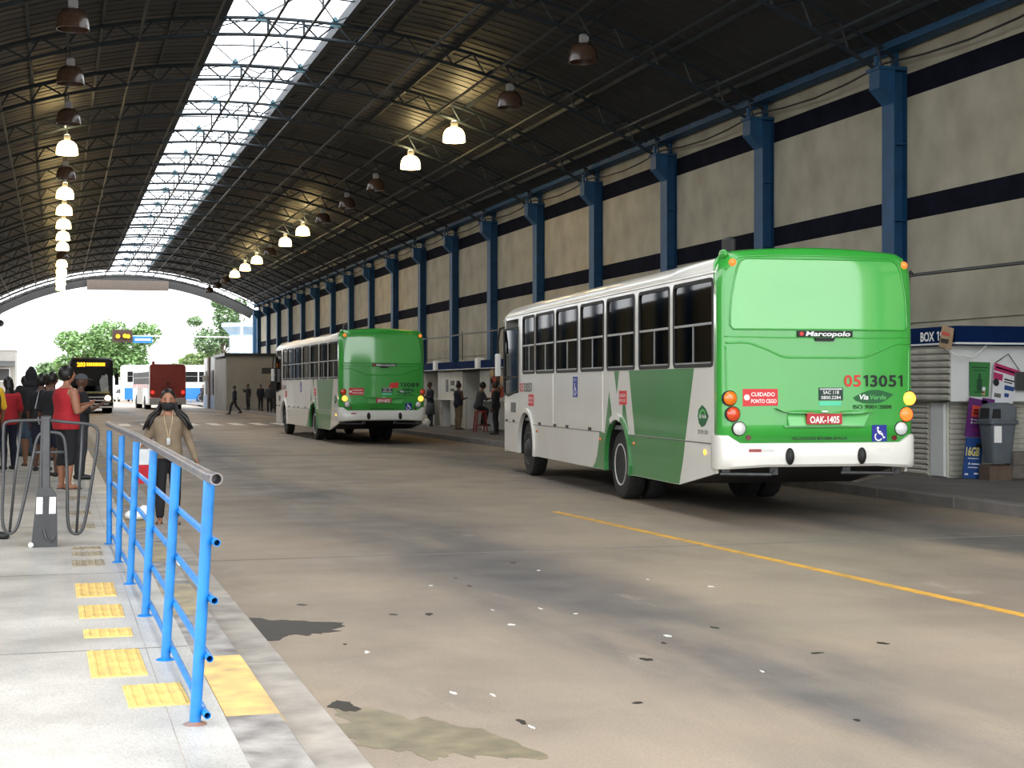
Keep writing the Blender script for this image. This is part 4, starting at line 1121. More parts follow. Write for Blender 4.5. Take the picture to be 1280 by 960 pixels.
sheet_thing('poster', 'green poster with a bottle, high on the kiosk corner', 'poster', [(14.07,1.48),(14.42,1.47),(14.45,2.02),(14.07,2.03)], 21.56, M_PG,
   [('r',.25,.75,.1,.14,M_PGD),('r',.36,.62,.16,.5,M_PGD),('r',.43,.55,.5,.66,M_PGD),('c',.72,.22,.09,.06,M_PW),('r',.62,.8,.03,.15,M_CARD),('r',.1,.9,.82,.86,M_PGD),('r',.2,.8,.74,.77,M_PGD)])
bn = sheet_thing('banner', 'tilted white banner with a magenta heading, hung on the kiosk end wall', 'banner', [(14.44,1.33),(14.82,1.30),(14.98,1.88),(14.50,2.02)], 21.52, M_PW,
   [('r',0,1,.82,1,M_PM),('r',.08,.92,.89,.93,M_PW),('r',.0,.38,.62,.78,M_PM),('c',.13,.55,.13,.09,M_STKB),('r',.45,.9,.66,.70,M_STKB),('r',.45,.8,.60,.63,M_STKB),('r',.5,.92,.42,.54,M_PB),('r',.55,.75,.24,.34,M_PB),('r',.1,.4,.2,.3,M_PRG)])
obj('hanging_cord', MB().tube([(14.52,21.51,2.02),(14.78,21.55,2.16),(14.96,21.51,1.89)], .008, 5), M_DARKMETAL, bn)
sheet_thing('banner', 'purple banner with an orange square, leaning at the kiosk corner', 'banner', [(13.94,.83),(14.28,.81),(14.36,1.40),(14.03,1.46)], 21.50, M_PP,
   [('r',.2,.8,.52,.82,M_PO),('r',.3,.7,.60,.64,M_PM),('r',.3,.7,.68,.72,M_PM),('c',.26,.45,.05,.025,M_PW),('r',.36,.8,.44,.46,M_PW),('c',.26,.37,.05,.025,M_PW),('r',.36,.85,.36,.38,M_PW),('r',.35,.7,.18,.2,M_PM)])
sheet_thing('banner', 'blue 16GB banner standing on the pavement below the purple banner', 'banner', [(13.87,.17),(14.18,.155),(14.27,.80),(13.94,.82)], 21.46, M_PB,
   [('t','16GB',.44,.56,.14,.24,M_PY),('r',.6,.95,.76,.86,M_STKB),('r',.2,.85,.48,.50,M_PW),('c',.3,.36,.05,.03,M_PW),('r',.42,.9,.34,.37,M_PW),('r',.25,.85,.26,.28,M_PW),('r',.1,.3,.08,.12,M_PW),('r',.65,.9,.1,.14,M_PW)])
tag(obj('poster', MB().prism([(14.25,21.5,1.36),(14.47,21.5,1.30),(14.50,21.5,1.42),(14.27,21.5,1.45)], (0,.012,0)), M_PP), 'small purple flyer between the green poster and the bin', 'poster')
cb = tag(obj('cardboard_sign', MB().prism([(13.67,21.80,2.27),(13.66,21.44,2.22),(13.66,21.36,2.55),(13.67,21.70,2.62)], (-.02,-.01,0)), M_CARD), 'torn cardboard sign tied over the corner of the navy fascia', 'sign')
obj('print_block', MB().add([(13.645,21.74,2.34),(13.635,21.5,2.31),(13.635,21.47,2.38),(13.645,21.72,2.41)], [(0,1,2,3)]), M_STKB, cb)
obj('print_block', MB().add([(13.645,21.70,2.46),(13.635,21.46,2.43),(13.635,21.44,2.48),(13.645,21.68,2.52)], [(0,1,2,3)]), M_PO, cb)
obj('tie_wire', MB().tube([(13.65,21.6,2.24),(13.72,21.38,2.13),(14.0,21.38,2.10),(14.15,21.40,2.19),(14.33,21.42,2.32)], .012, 5), M_WHITE, cb)
# bin on its post
M_BIN = pm('bin_grey', (92,98,104), .5, var=.12, scale=5)
bt = thing('litter_bin', 'grey plastic litter bin with hooded lid on a post beside the kiosk', 'bin', (14.27, 21.1, 0.15))
def sq(hx, hy, z, cx=0, cy=0, r=.06): return [(cx+x, cy+y, z) for x, y in rrect(-hx, hx, -hy, hy, r, 3)]
obj('body', MB().loft([sq(.16,.14,.27), sq(.175,.15,.30), sq(.235,.19,.90)]), M_BIN, bt, smooth=40)
obj('rim', MB().loft([sq(.25,.205,.88), sq(.265,.22,.90), sq(.265,.22,.945), sq(.25,.2,.955)]), M_BIN, bt, smooth=40)
ld = obj('lid', MB().loft([sq(.24,.2,.955), sq(.235,.195,1.13,.01), sq(.20,.16,1.20,.02), sq(.12,.1,1.225,.02,0,.04)]), M_BIN, bt, smooth=40)
obj('opening', MB().prism([(-.245,-.12,.98),(-.245,.12,.98),(-.225,.12,1.14),(-.225,-.12,1.14)], (.03,0,0)).prism([(-.22,-.203,.98),(-.07,-.203,.98),(-.07,-.195,1.13),(-.20,-.195,1.13)], (0,.02,0)), M_BLACK, ld)
obj('sticker', MB().box(-.19,-.06,-.205,-.19,.60,.86), M_PAPER, bt)
obj('post', MB().tube([(.26,.05,0),(.27,.05,.88)], .03, 8).bbox(.18,.34,-.03,.13,0,.02,.005), M_DARKMETAL, bt)
obj('bracket', MB().box(.19,.27,.0,.1,.5,.56).box(.21,.28,.0,.1,.8,.85), M_DARKMETAL, bt)
tag(obj('wooden_crate', MB().bbox(-.2,.2,-.16,.16,0,.24,.015), pm('brown_base', (92,76,64), .8, var=.2), loc=(14.30,21.2,.15)), 'brown base block on the pavement under the grey bin', 'block')
# conduit over the kiosks
cp = thing('conduit_pipe', 'long thin conduit on hooked uprights above the kiosk roofs', 'pipe', (14.0, 20, 2.6))
obj('pipe', MB().tube([(0,-6 + i*3, .9 + (.03 if i % 2 else 0)) for i in range(28)], .028, 6), M_DARKMETAL, cp)
for y in (23.3, 29, 35, 41, 47, 49.6, 53.5, 59, 65, 71):
    obj('upright', MB().tube([(0.02,y-20,0),(0.02,y-20,.95),(-.02,y-20.1,1.0),(-.04,y-20.2,.95)], .02, 6), M_DARKMETAL, cp)
# ------------------------------------------------------------------ kiosks further along
def kiosk(label, y0, L, cream=True):
    k = thing('kiosk', label, 'kiosk', (13.9, y0, .15), 0, 'row of kiosks along the right wall')
    obj('back_wall', MB().box(.9,1.75,0,L,0,2.1), M_KCREAM, k)
    obj('front_wall', MB().box(0,.06,0,L*.62,1.05,2.1), M_KCREAM, k)
    for ya in (0, L-.06): obj('side_wall', MB().box(.06,.9,ya,ya+.06,0,2.1), M_KCREAM, k)
    obj('counter', MB().box(-.15,.5,.05,L*.62,1.0,1.05), M_KWHITE, k)
    fa = obj('fascia', MB().bbox(-.25,1.75,.0,L,2.08,2.38,.02), M_NAVY, k); obj('fascia_trim', MB().box(-.262,-.2,.0,L,2.09,2.115), M_KWHITE, fa)
    for ya, w in ((.0,.42),(L*.5,.38),(L-.45,.42)):
        s = obj('slatted_column', MB().box(.02,.3,ya,ya+w,0,1.02), M_KWHITE, k)
        me = MB().prism([(.02,ya,0),(-.02,ya,.012),(-.02,ya,.055),(.02,ya,.07)], (0,w,0)).mesh('slat'); fixn(me)
        for i in range(13): obj('slat', me, M_SLAT, s, loc=(0,0,.02+i*.077))
    for ya, za, w, h_, m in ((.5,1.45,.35,.25,M_STKB),(1.2,1.55,.5,.16,M_STKB),(1.2,1.32,.5,.1,M_STKB),(2.1,1.3,.3,.45,M_PRG)):
        obj('menu_board', MB().bbox(-.02,.0,ya,ya+w,za,za+h_,.003), m, k)
    obj('lamp_box', MB().bbox(-.35,-.1,L*.45,L*.45+.4,2.1,2.45,.02), M_WHITE, k)
    return k
kiosk('cream kiosk with slatted columns, hidden behind the near bus nose', 41.2, 5.75)
kiosk('cream kiosk with black menu boards, seen just left of the near bus', 47.0, 5.96)
kiosk('cream kiosk with a dark opening, seen right of the far green bus', 53.0, 5.96)
kiosk('cream kiosk partly hidden behind the right edge of the far green bus', 59.0, 5.96)
kiosk('cream kiosk beyond the far green bus, showing only its navy fascia', 65.0, 5.96)
def plastic_stool(label, loc):
    t = thing('plastic_stool', label, 'stool', loc)
    m = pm('red_plastic', (150,34,30), .45, var=.1)
    obj('seat', MB().bbox(-.16,.16,-.16,.16,.66,.70,.02), m, t)
    for sx in (-1,1):
        for sy in (-1,1): obj('leg', MB().tube([(sx*.19,sy*.19,0),(sx*.13,sy*.13,.67)], .022, 6), m, t)
    obj('stretcher', MB().tube([(-.17,-.17,.22),(.17,-.17,.22),(.17,.17,.22),(-.17,.17,.22)], .014, 6, closed=True), m, t)
    return t
plastic_stool('red plastic stool with tall legs under the grey-shirted customer', (13.37, 48.7, .15))
goods = thing('goods_display', 'brown bundle of goods hanging from the fascia corner near the bus nose', 'goods', (13.7, 48.0, 2.3))
for i in range(9): obj('hanging_bag', MB().ell((rnd.uniform(-.08,.08), -.6+i*.12, -.25-rnd.uniform(0,.7)), (.09,.10,.18), 8, 6), [M_CARD, pm('brown_goods', (96,70,52), .7, var=.3), M_PO][i % 3], goods, smooth=True)
obj('hook_rail', MB().tube([(0,-.8,0),(0,.5,0)], .015, 6), M_DARKMETAL, goods)
# ------------------------------------------------------------------ people
def skin(c): return pm('skin_%d' % c[0], c, .5, var=.06, scale=8)
SK1, SK2, SK3 = skin((164,114,88)), skin((122,82,60)), skin((92,62,48))
M_HAIR = pm('black_hair', (20,17,16), .45, var=.3, scale=20, stretch=(6,6,1))
def cloth(n, c, var=.12): return pm('cloth_' + n, c, .85, var=var, scale=9, bump=.15, bscale=30)
C_TAUPE = cloth('taupe', (128,112,92)); C_BLACK = cloth('black', (26,26,30)); C_RED = cloth('red', (176,34,44)); C_NAVY = cloth('navy', (24,28,46)); C_DENIM = cloth('denim', (62,78,96), .3)
C_GREY = cloth('grey', (84,86,92)); C_WHITE = cloth('white', (200,204,206)); C_YEL = cloth('yellow', (226,178,40)); C_KHAKI = cloth('khaki', (116,100,76)); C_DGREY = cloth('dark_grey', (52,54,58)); C_ROSE = cloth('rose', (190,60,60))
M_SHOE = pm('shoe_black', (28,26,26), .5, var=.2); M_SANDAL = pm('sandal', (60,46,40), .6, var=.2); M_SOLE = pm('sole_white', (200,200,196), .6)

def remesh(mb, voxel, name):
    me = mb.mesh(name); fixn(me)
    o = bpy.data.objects.new(name, me); COL.objects.link(o)
    m = o.modifiers.new('r', 'REMESH'); m.mode = 'VOXEL'; m.voxel_size = voxel
    s = o.modifiers.new('s', 'SMOOTH'); s.iterations = 3; s.factor = .5
    dg = bpy.context.evaluated_depsgraph_get()
    out = bpy.data.meshes.new_from_object(o.evaluated_get(dg)); out.name = name
    bpy.data.objects.remove(o); bpy.data.meshes.remove(me)
    return out
def ering(cx, cy, z, rx, ry, n=20, p=2.4):
    out = []
    for j in range(n):
        a = 2*PI*j/n; c, s = math.cos(a), math.sin(a)
        out.append((cx + rx*math.copysign(abs(c)**(2/p), c), cy + ry*math.copysign(abs(s)**(2/p), s), z))
    return out
def limb(mb, pts, rad, n=12):
    """tapered limb with rounded ends; pts joints, rad radii"""
    P = [Vector(p) for p in pts]; pp = []; rr = []
    d0 = (P[0]-P[1]).normalized(); d1 = (P[-1]-P[-2]).normalized()
    for k in (1.0, .7): pp.append(P[0]+d0*rad[0]*k*.8); rr.append(rad[0]*(.25 if k == 1 else .7))
    for i in range(len(P)-1):
        for j in range(5):
            t = j/5; pp.append(P[i].lerp(P[i+1], t)); rr.append(rad[i]*(1-t)+rad[i+1]*t)
    pp.append(P[-1]); rr.append(rad[-1])
    for k in (.7, 1.0): pp.append(P[-1]+d1*rad[-1]*k*.8); rr.append(rad[-1]*(.25 if k == 1 else .7))
    mb.tube(pp, rr, n)
def head_geo(mb, M):
    nu, nv = 28, 20; vs = []; fs = []
    def shape(d):
        x, y, z = d
        rx, ry, rz = .076, .098, .116
        px, py, pz = x*rx, y*ry, z*rz
        if z < 0: px *= 1 - .30*(-z)**1.5; py *= 1 - .12*(-z)
        if y > 0:
            f = max(0, y)
            def bump(cx, cz, s, h): return h*math.exp(-(((px-cx)/s)**2 + ((pz-cz)/s)**2))
            py += f*(bump(0,-.012,.013,.022) + bump(0,.008,.010,.012) + bump(0,-.055,.016,.008) + bump(0,-.092,.02,.010) + bump(.03,.026,.018,.004) + bump(-.03,.026,.018,.004) - bump(.031,.006,.014,.009) - bump(-.031,.006,.014,.009) - bump(0,-.046,.012,.003))
        return (px, py, pz)
    vs.append(shape((0,0,-1)))
    for i in range(1, nv):
        t = -PI/2+PI*i/nv
        for j in range(nu):
            a = 2*PI*j/nu; vs.append(shape((math.cos(t)*math.cos(a), math.cos(t)*math.sin(a), math.sin(t))))
    vs.append(shape((0,0,1)))
    for j in range(nu): fs.append((0, 1+(j+1) % nu, 1+j))
    for i in range(nv-2):
        for j in range(nu):
            a = 1+i*nu+j; b = 1+i*nu+(j+1) % nu; fs.append((a, b, b+nu, a+nu))
    k = 1+(nv-2)*nu
    for j in range(nu): fs.append((k+j, k+(j+1) % nu, len(vs)-1))
    mb.M = M; mb.add(vs, fs)
    for sx in (-1, 1): mb.ell((sx*.077, -.005, -.005), (.010,.02,.03), 8, 6)
    mb.M = None
def hand_geo(mb, w, d, s, curl=.35):
    """palm, four bent fingers of unequal length and a side thumb; w wrist, d forearm direction, s: thumb side vector"""
    w, d, s = Vector(w), Vector(d).normalized(), Vector(s); s = (s - d*s.dot(d)).normalized(); n = d.cross(s)
    M = Matrix.Identity(4)
    c = w + d*.045
    ring = []
    for t, hw_, th in ((0,.024,.016),(.025,.034,.016),(.06,.040,.014),(.085,.038,.011)):
        p = w + d*t; ring.append([tuple(p + s*hw_*math.cos(2*PI*k/10) + n*th*math.sin(2*PI*k/10)) for k in range(10)])
    mb.loft(ring)
    for i, (o, L) in enumerate(((.028,.070),(.010,.080),(-.009,.075),(-.027,.058))):
        b = w + d*.082 + s*o; k1 = b + d*L*.45 + n*L*.45*curl*.4; k2 = k1 + (d*(1-curl*.5)+n*curl).normalized()*L*.32; k3 = k2 + (d*(1-curl)+n*curl*1.6).normalized()*L*.25
        mb.tube([b - d*.01, k1, k2, k3], [.0095,.009,.008,.0055], 7)
    b = w + d*.03 + s*.03; k1 = b + (s*.75+d*.65).normalized()*.035; k2 = k1 + (d*.85+s*.3+n*.35).normalized()*.03
    mb.tube([w + d*.02 + s*.015, b, k1, k2], [.013,.012,.0105,.007], 7)

def person(label, loc, rz, H=1.68, sk=SK1, arms=None, legs=None, shirt=(C_BLACK, 1.0, .82), pants=(C_BLACK, 1.0), shoes=M_SHOE, hair='short', head=(0,0,0), stout=1.0, extras=(), voxel=.016, drop=0.0, lean=0.0, group=None, cat='person', skirt=None, hs=1.0):
    k = H/1.70
    t = thing('person', label, cat, loc, rz, group)
    S_ = Matrix.Scale(k, 4)
    A = {'r': [(.185,0,1.385),(.235,-.02,1.11),(.235,.06,.86)], 'l': [(-.185,0,1.385),(-.235,-.02,1.11),(-.235,.06,.86)]}
    if arms: A.update(arms)
    Lg = {'r': [(.088,0,.90),(.095,.015,.49),(.10,-.02,.085)], 'l': [(-.088,0,.90),(-.095,.015,.49),(-.10,-.02,.085)]}
    if legs: Lg.update(legs)
    foot_dir = {'r': (.12,1,0), 'l': (-.12,1,0)}
    TOR = [(.83,.125,.095,0),(.88,.155,.112,-.005),(.95,.168,.12,-.008),(1.02,.156,.112,0),(1.09,.145,.104,.005),(1.18,.152,.108,.005),(1.27,.168,.114,0),(1.34,.172,.108,-.005),(1.385,.15,.09,-.01),(1.42,.095,.07,-.008),(1.45,.06,.056,-.005)]
    def tr(z): return lean*max(0, z-.9)
    def ring(z, rx, ry, yo, g=0): return ering(0, yo+tr(z), z, rx*stout+g, ry*stout+g)
    body = MB()
    body.loft([ring(*q) for q in TOR])
    limb(body, [(0,-.005+tr(1.42),1.42),(0,.012+tr(1.5),1.52)], [.056,.052])
    for s in 'rl':
        a = A[s]; limb(body, a[:2] + [a[2]], [.054*stout,.043*stout,.028])
        l = Lg[s]
        mid = tuple(Vector(l[1]).lerp(Vector(l[2]), .32) + Vector((0,-.018,0)))
        limb(body, [l[0], l[1], mid, l[2]], [.088*stout,.057*stout,.057*stout,.038])
        fd = Vector(foot_dir[s]).normalized(); an = Vector(l[2]); f0 = Vector((an.x, an.y, max(.035, an.z-.05)))
        limb(body, [tuple(f0 - fd*.035), tuple(f0 + fd*.08), tuple(f0 + fd*.165 + Vector((0,0,-.012)))], [.036,.036,.024])
    bm_me = remesh(body, voxel, 'body')
    full = MB(); full.v = [tuple(v.co) for v in bm_me.vertices]; full.f = [tuple(p.vertices) for p in bm_me.polygons]; full.m = [0]*len(full.f)
    HC = Vector((0, .022+tr(1.6), 1.60 + .10*(hs-1)))
    HM = Matrix.Translation(HC) @ Matrix.Rotation(head[0], 4, 'Z') @ Matrix.Rotation(head[1], 4, 'X') @ Matrix.Rotation(head[2], 4, 'Y') @ Matrix.Scale(hs, 4)
    head_geo(full, HM)
    for s in 'rl':
        a = A[s]; d = Vector(a[2])-Vector(a[1]); th = Vector((0,1,.2)) if abs(d.normalized().y) < .8 else Vector((-1 if s == 'r' else 1, 0, .3))
        hand_geo(full, a[2], d, th)
    def fin(mb_or_me, name, mat, sm=True, lab=None):
        me = mb_or_me.mesh(name) if isinstance(mb_or_me, MB) else mb_or_me
        me.transform(S_)
        if drop: me.transform(Matrix.Translation((0,0,-drop*k)))
        if isinstance(mb_or_me, MB): fixn(me)
        o = obj(name, me, mat, t, smooth=sm, label=lab)
        return o
    fin(full, 'body', sk)
    if pants:
        m, fr = pants[0], pants[1]
        mb = MB(); mb.loft([ring(z, rx, ry, yo, .012) for z, rx, ry, yo in TOR[:4]])
        for s in 'rl':
            l = [Vector(p) for p in Lg[s]]
            if fr <= .5: e = l[0].lerp(l[1], fr*2*.96); pts = [l[0], e]; rd = [.098*stout, .082*stout]
            else:
                q = (fr-.5)*2; mid = l[1].lerp(l[2], .32) + Vector((0,-.016,0)); e = l[1].lerp(l[2], max(.4, q)); pts = [l[0], l[1], mid, e]; rd = [.098*stout,.070*stout,.070*stout,.054]
            limb(mb, [tuple(p) for p in pts], rd)
        fin(remesh(mb, voxel, 'trousers'), 'trousers' if fr > .6 else 'shorts', m)
    if shirt:
        m, fr, hem = shirt
        mb = MB(); rows = [q for q in TOR if q[0] >= hem-.001 and q[0] < 1.44]
        g = .02
        if rows[0][0] > hem + .01: rows = [(hem, rows[0][1]*.99, rows[0][2], rows[0][3])] + rows
        if fr == 0: rows = [q if q[0] < 1.3 else (q[0], q[1]*(.86 if q[0] < 1.41 else 1.0), q[2], q[3]) for q in rows]
        mb.loft([ring(z, rx, ry, yo, g if z < 1.4 else .012) for z, rx, ry, yo in rows])
        if fr > 0:
            for s in 'rl':
                a = [Vector(p) for p in A[s]]
                if fr <= .5: pts = [a[0], a[0].lerp(a[1], fr*2)]; rd = [.064*stout, .062*stout]
                else: pts = [a[0], a[1], a[1].lerp(a[2], (fr-.5)*2*.94)]; rd = [.064*stout,.054*stout,.040]
                limb(mb, [tuple(p) for p in pts], rd)
        fin(remesh(mb, voxel, 'shirt'), 'shirt', m)
    if skirt:
        mb = MB(); mb.loft([ering(0, 0, 1.0, .165*stout, .12*stout), ering(0, 0, .8, .20*stout, .155*stout), ering(0, 0, skirt[1], .22*stout, .18*stout)]); fin(mb, 'skirt', skirt[0])
    if shoes:
        for s in 'rl':
            an = Vector(Lg[s][2]); fd = Vector(foot_dir[s]).normalized(); f0 = Vector((an.x, an.y, max(.035, an.z-.05)))
            mb = MB()
            if shoes is M_SANDAL:
                c = f0 + fd*.065
                sd = fd.cross(Vector((0,0,1)))
                mb.prism([tuple(Vector((c.x,c.y,f0.z-.036)) + fd*u*.13 + sd*w*.042) for u, w in ((-1,-.6),(-.4,-.8),(.4,-1),(.9,-.8),(1,0),(.9,.8),(.4,1),(-.4,.8),(-1,.6))], (0,0,.014))
                p = f0+fd*.09; mb.tube([tuple(p+sd*.04+Vector((0,0,-.02))), tuple(p+Vector((0,0,.035))), tuple(p-sd*.04+Vector((0,0,-.02)))], .009, 6)
            else:
                limb(mb, [tuple(f0 - fd*.04), tuple(f0 + fd*.08), tuple(f0 + fd*.17 + Vector((0,0,-.008)))], [.045,.045,.035])
                mb.v = [(x, y, max(z, f0.z-.035)) for x, y, z in mb.v]
            fin(mb, 'sandal' if shoes is M_SANDAL else 'shoe', shoes)
    def hm(mb): mb.v = [tuple(HM @ Vector(p)) for p in mb.v]; return mb
    if hair in ('short', 'bun', 'long', 'curly', 'parted'):
        mb = MB(); g = 1.0 if hair != 'curly' else 1.12
        mb.ell((0,-.020,.026 + (.008 if hair == 'parted' else 0)), (.084*g,.098*g,.104*g), 20, 14)
        if hair == 'bun': mb.ell((0,-.06,.135), (.05,.05,.045), 12, 8); mb.ell((0,-.07,-.02), (.07,.05,.07), 10, 8)
        if hair == 'long':
            mb.ell((0,-.07,-.06), (.085,.05,.14), 14, 10); mb.ell((0,-.075,-.17), (.09,.04,.12), 14, 10)
        fin(hm(mb), 'hair', M_HAIR)
    for e in extras:
        if e == 'mask':
            mb = MB(); mb.ell((0,.042,-.058), (.074,.078,.062), 18, 12); fin(hm(mb), 'face_mask', C_BLACK, lab='black face mask')
            for sx in (-1,1): fin(hm(MB().tube([(sx*.06,.06,-.03),(sx*.078,.0,-.005)], .003, 5)), 'mask_strap', C_BLACK)
            for sx in (-1,1):
                fin(hm(MB().ell((sx*.031,.083,.008), (.013,.008,.006), 10, 6)), 'eye', pm('eye_dark', (34,26,24), .3)); fin(hm(MB().tube([(sx*.016,.097,.026),(sx*.032,.096,.031),(sx*.048,.083,.026)], .0035, 5)), 'eyebrow', M_HAIR)
        if isinstance(e, tuple) and e[0] == 'cap':
            mb = MB(); mb.ell((0,-.008,.035), (.088,.106,.092), 18, 12); mb.v = [(x, y, max(z, .03)) for x, y, z in mb.v]
            mb.loft([[(-.07,.08,.034),(.07,.08,.034),(.07,.08,.044),(-.07,.08,.044)], [(-.06,.14,.026),(.06,.14,.026),(.06,.14,.034),(-.06,.14,.034)], [(-.035,.175,.018),(.035,.175,.018),(.035,.175,.024),(-.035,.175,.024)]])
            fin(hm(mb), 'cap', e[1])
        if isinstance(e, tuple) and e[0] == 'hood':
            mb = MB(); mb.ell((0,-.03,.015), (.108,.118,.145), 18, 12); mb.ell((0,-.05,.12), (.06,.07,.07), 12, 8); mb.ell((0,-.06,-.14), (.15,.09,.09), 14, 10); fin(remesh(hm(mb), .016, 'hood'), 'hood', e[1])
        if isinstance(e, tuple) and e[0] == 'backpack':
            mb = MB(); mb.loft([ering(0,-.20,1.0,.13,.07,16,3), ering(0,-.215,1.06,.15,.09,16,3), ering(0,-.215,1.28,.15,.085,16,3), ering(0,-.20,1.38,.11,.06,16,3), ering(0,-.19,1.40,.05,.03,16,3)]); o = fin(mb, 'backpack', e[1])
            for sx in (-1,1): fin(MB().tube([(sx*.10,-.14,1.36),(sx*.11,-.03,1.445),(sx*.12,.10,1.36),(sx*.13,.115,1.2),(sx*.15,-.02,1.05)], .016, 6, flat=.5), 'backpack_strap', e[1])
        if isinstance(e, tuple) and e[0] == 'print':
            for zz, w in ((1.27,.10),(1.24,.07)): fin(MB().box(-w, w, -.142*stout, -.10, zz, zz+.015), 'shirt_print', C_WHITE)
        if isinstance(e, tuple) and e[0] == 'fn': e[1](fin, hm, t)
    return t

# -- woman in the road
def woman_extra(fin, hm, t):
    r = random.Random(4)
    for sx in (-1, 1):
        for i in range(16):
            a = r.uniform(-.02,.02); b = r.uniform(-.03,.03); c = r.uniform(0,.05); y0 = r.uniform(-.05,.01)
            fin(hm(MB().tube([(sx*.055, y0-.04, -.02+a), (sx*(.072+.3*abs(a)), y0-.03, -.05+b), (sx*(.10+c*.4), y0-.01, -.13+b*.7), (sx*(.17+c*.8), y0+.06, -.20+b), (sx*(.215+c*1.3), y0+.10, -.31+b)], [.016,.022,.024,.02,.004], 6)), 'hair_lock', M_HAIR)
    fin(MB().tube([(-.055,.06,1.45),(-.05,.12,1.36),(-.015,.142,1.2),(-.005,.15,1.12)], .006, 5).tube([(.055,.06,1.45),(.05,.12,1.36),(.015,.142,1.2),(.005,.15,1.12)], .006, 5), 'lanyard', pm('lanyard_beige', (196,176,140), .7))
    fin(MB().bbox(-.02,.025,.146,.154,1.04,1.13,.002), 'badge', C_WHITE)
    fin(MB().lathe([(.034,-.015),(.038,0),(.034,.015)], 10, (-.365,.03,.80)), 'bracelet', M_BLACK)
person('woman in a taupe sweater and black face mask on the road beside the blue handrail', (1.27, 18.6, 0), PI, 1.54, SK1,
       arms={'r': [(.18,0,1.385),(.255,-.03,1.12),(.30,.15,1.06)], 'l': [(-.18,0,1.385),(-.27,-.04,1.10),(-.365,.03,.83)]},
       shirt=(C_TAUPE, 1.0, .86), pants=(C_BLACK, .97), shoes=M_SANDAL, hair='parted', hs=1.15, head=(-.05,-.02,0), extras=('mask', ('fn', woman_extra)), voxel=.012, stout=1.05)
tb = thing('tote_bag', 'red and white tote bag hanging from the masked woman\'s hand', 'bag', (0.985, 18.36, 0.50))
obj('lower_panel', MB().loft([ering(0,0,0,.10,.045,12,4), ering(0,0,.22,.115,.05,12,4)]), C_RED, tb, smooth=40)
obj('upper_panel', MB().loft([ering(0,0,.22,.115,.05,12,4), ering(0,0,.40,.12,.035,12,4)]), C_WHITE, tb, smooth=40)
obj('handle', MB().tube([(-.06,0,.40),(-.03,0,.49),(0,.0,.53),(.03,0,.49),(.06,0,.40)], .008, 6), C_WHITE, tb)
# -- queue on the platform
PZ = .18
person('stout man in a red tank top and black shorts in the platform queue', (0.14, 22.6, PZ), R(-62), 1.71, SK1,
       arms={'r': [(.195,0,1.37),(.27,.02,1.09),(.14,.25,1.17)], 'l': [(-.195,0,1.37),(-.22,.06,1.10),(.03,.27,1.19)]}, shirt=(C_RED, 0, .84), pants=(C_BLACK, .62), shoes=M_SANDAL, hair='curly', head=(-.25,.1,0), stout=1.25, voxel=.014)
person('man in a grey cap and dark clothes behind the red tank top', (0.37, 25.0, PZ), R(-75), 1.63, SK3, shirt=(C_BLACK, .5, .82), pants=(C_DGREY, 1.0), shoes=M_SHOE, hair=None, extras=(('cap', C_GREY),),
       arms={'r': [(.185,0,1.385),(.23,.05,1.11),(.12,.26,1.2)]})
person('person in a raised black hood and denim shorts with back turned', (-0.44, 29.5, PZ), R(8), 1.74, SK2, shirt=(C_BLACK, 1.0, .78), pants=(C_DENIM, .46), shoes=M_SANDAL, hair=None, extras=(('hood', C_BLACK),), stout=1.2)
person('man in a yellow shirt with a dark backpack at the left picture edge', (-1.06, 26.5, PZ), R(15), 1.70, SK2, shirt=(C_YEL, .5, .82), pants=(C_DGREY, .5), extras=(('backpack', C_BLACK),))
person('woman in a red shirt between the yellow shirt and the black hood', (-0.80, 28.3, PZ), R(30), 1.60, SK2, shirt=(C_RED, .5, .82), pants=(C_NAVY, 1.0), hair='long')
person('person in navy with white chest lettering behind the queue barrier post', (-0.16, 31.6, PZ), R(-20), 1.66, SK2, shirt=(C_NAVY, .5, .80), pants=(C_NAVY, .5), hair='curly', extras=(('print',),), stout=1.1)
def stripe_extra(fin, hm, t):
    fin(MB().tube([(-.215,-.03,1.40),(-.285,-.05,1.12)], .02, 6), 'sleeve_stripe', C_WHITE); fin(MB().tube([(-.245,-.04,.98),(-.25,.0,.86)], .012, 6), 'lanyard_strip', C_WHITE)
person('man in black with a white sleeve stripe beside the red tank top', (-0.06, 25.9, PZ), R(-35), 1.66, SK3, shirt=(C_BLACK, .5, .82), pants=(C_NAVY, .5), extras=(('fn', stripe_extra),))
person('grey haired person deep in the platform queue', (-0.45, 35.5, PZ), R(20), 1.62, SK1, shirt=(C_DGREY, 1.0, .82), pants=(C_BLACK, 1.0), hair='short', extras=(('cap', C_GREY),))
person('person in black between the hood and the navy shirt', (-0.62, 36.5, PZ), R(-30), 1.62, SK3, shirt=(C_BLACK, .5, .82), pants=(C_DENIM, 1.0), hair='bun')
person('long haired woman in black at the back of the queue', (-0.10, 38.0, PZ), R(10), 1.60, SK2, shirt=(C_BLACK, .5, .82), pants=(C_NAVY, 1.0), hair='long')
person('young person in black just left of the white-striped man', (-0.24, 27.7, PZ), R(-15), 1.64, SK3, shirt=(C_BLACK, .5, .80), pants=(C_NAVY, .5), hair='curly')
person('person in dark grey behind the hooded person', (-0.62, 33.6, PZ), R(25), 1.66, SK2, shirt=(C_DGREY, .5, .80), pants=(C_DENIM, 1.0), hair='short')
person('tall man in black at the far back of the queue', (-0.38, 41.0, PZ), R(5), 1.74, SK3, shirt=(C_BLACK, .5, .80), pants=(C_BLACK, 1.0), hair='short')
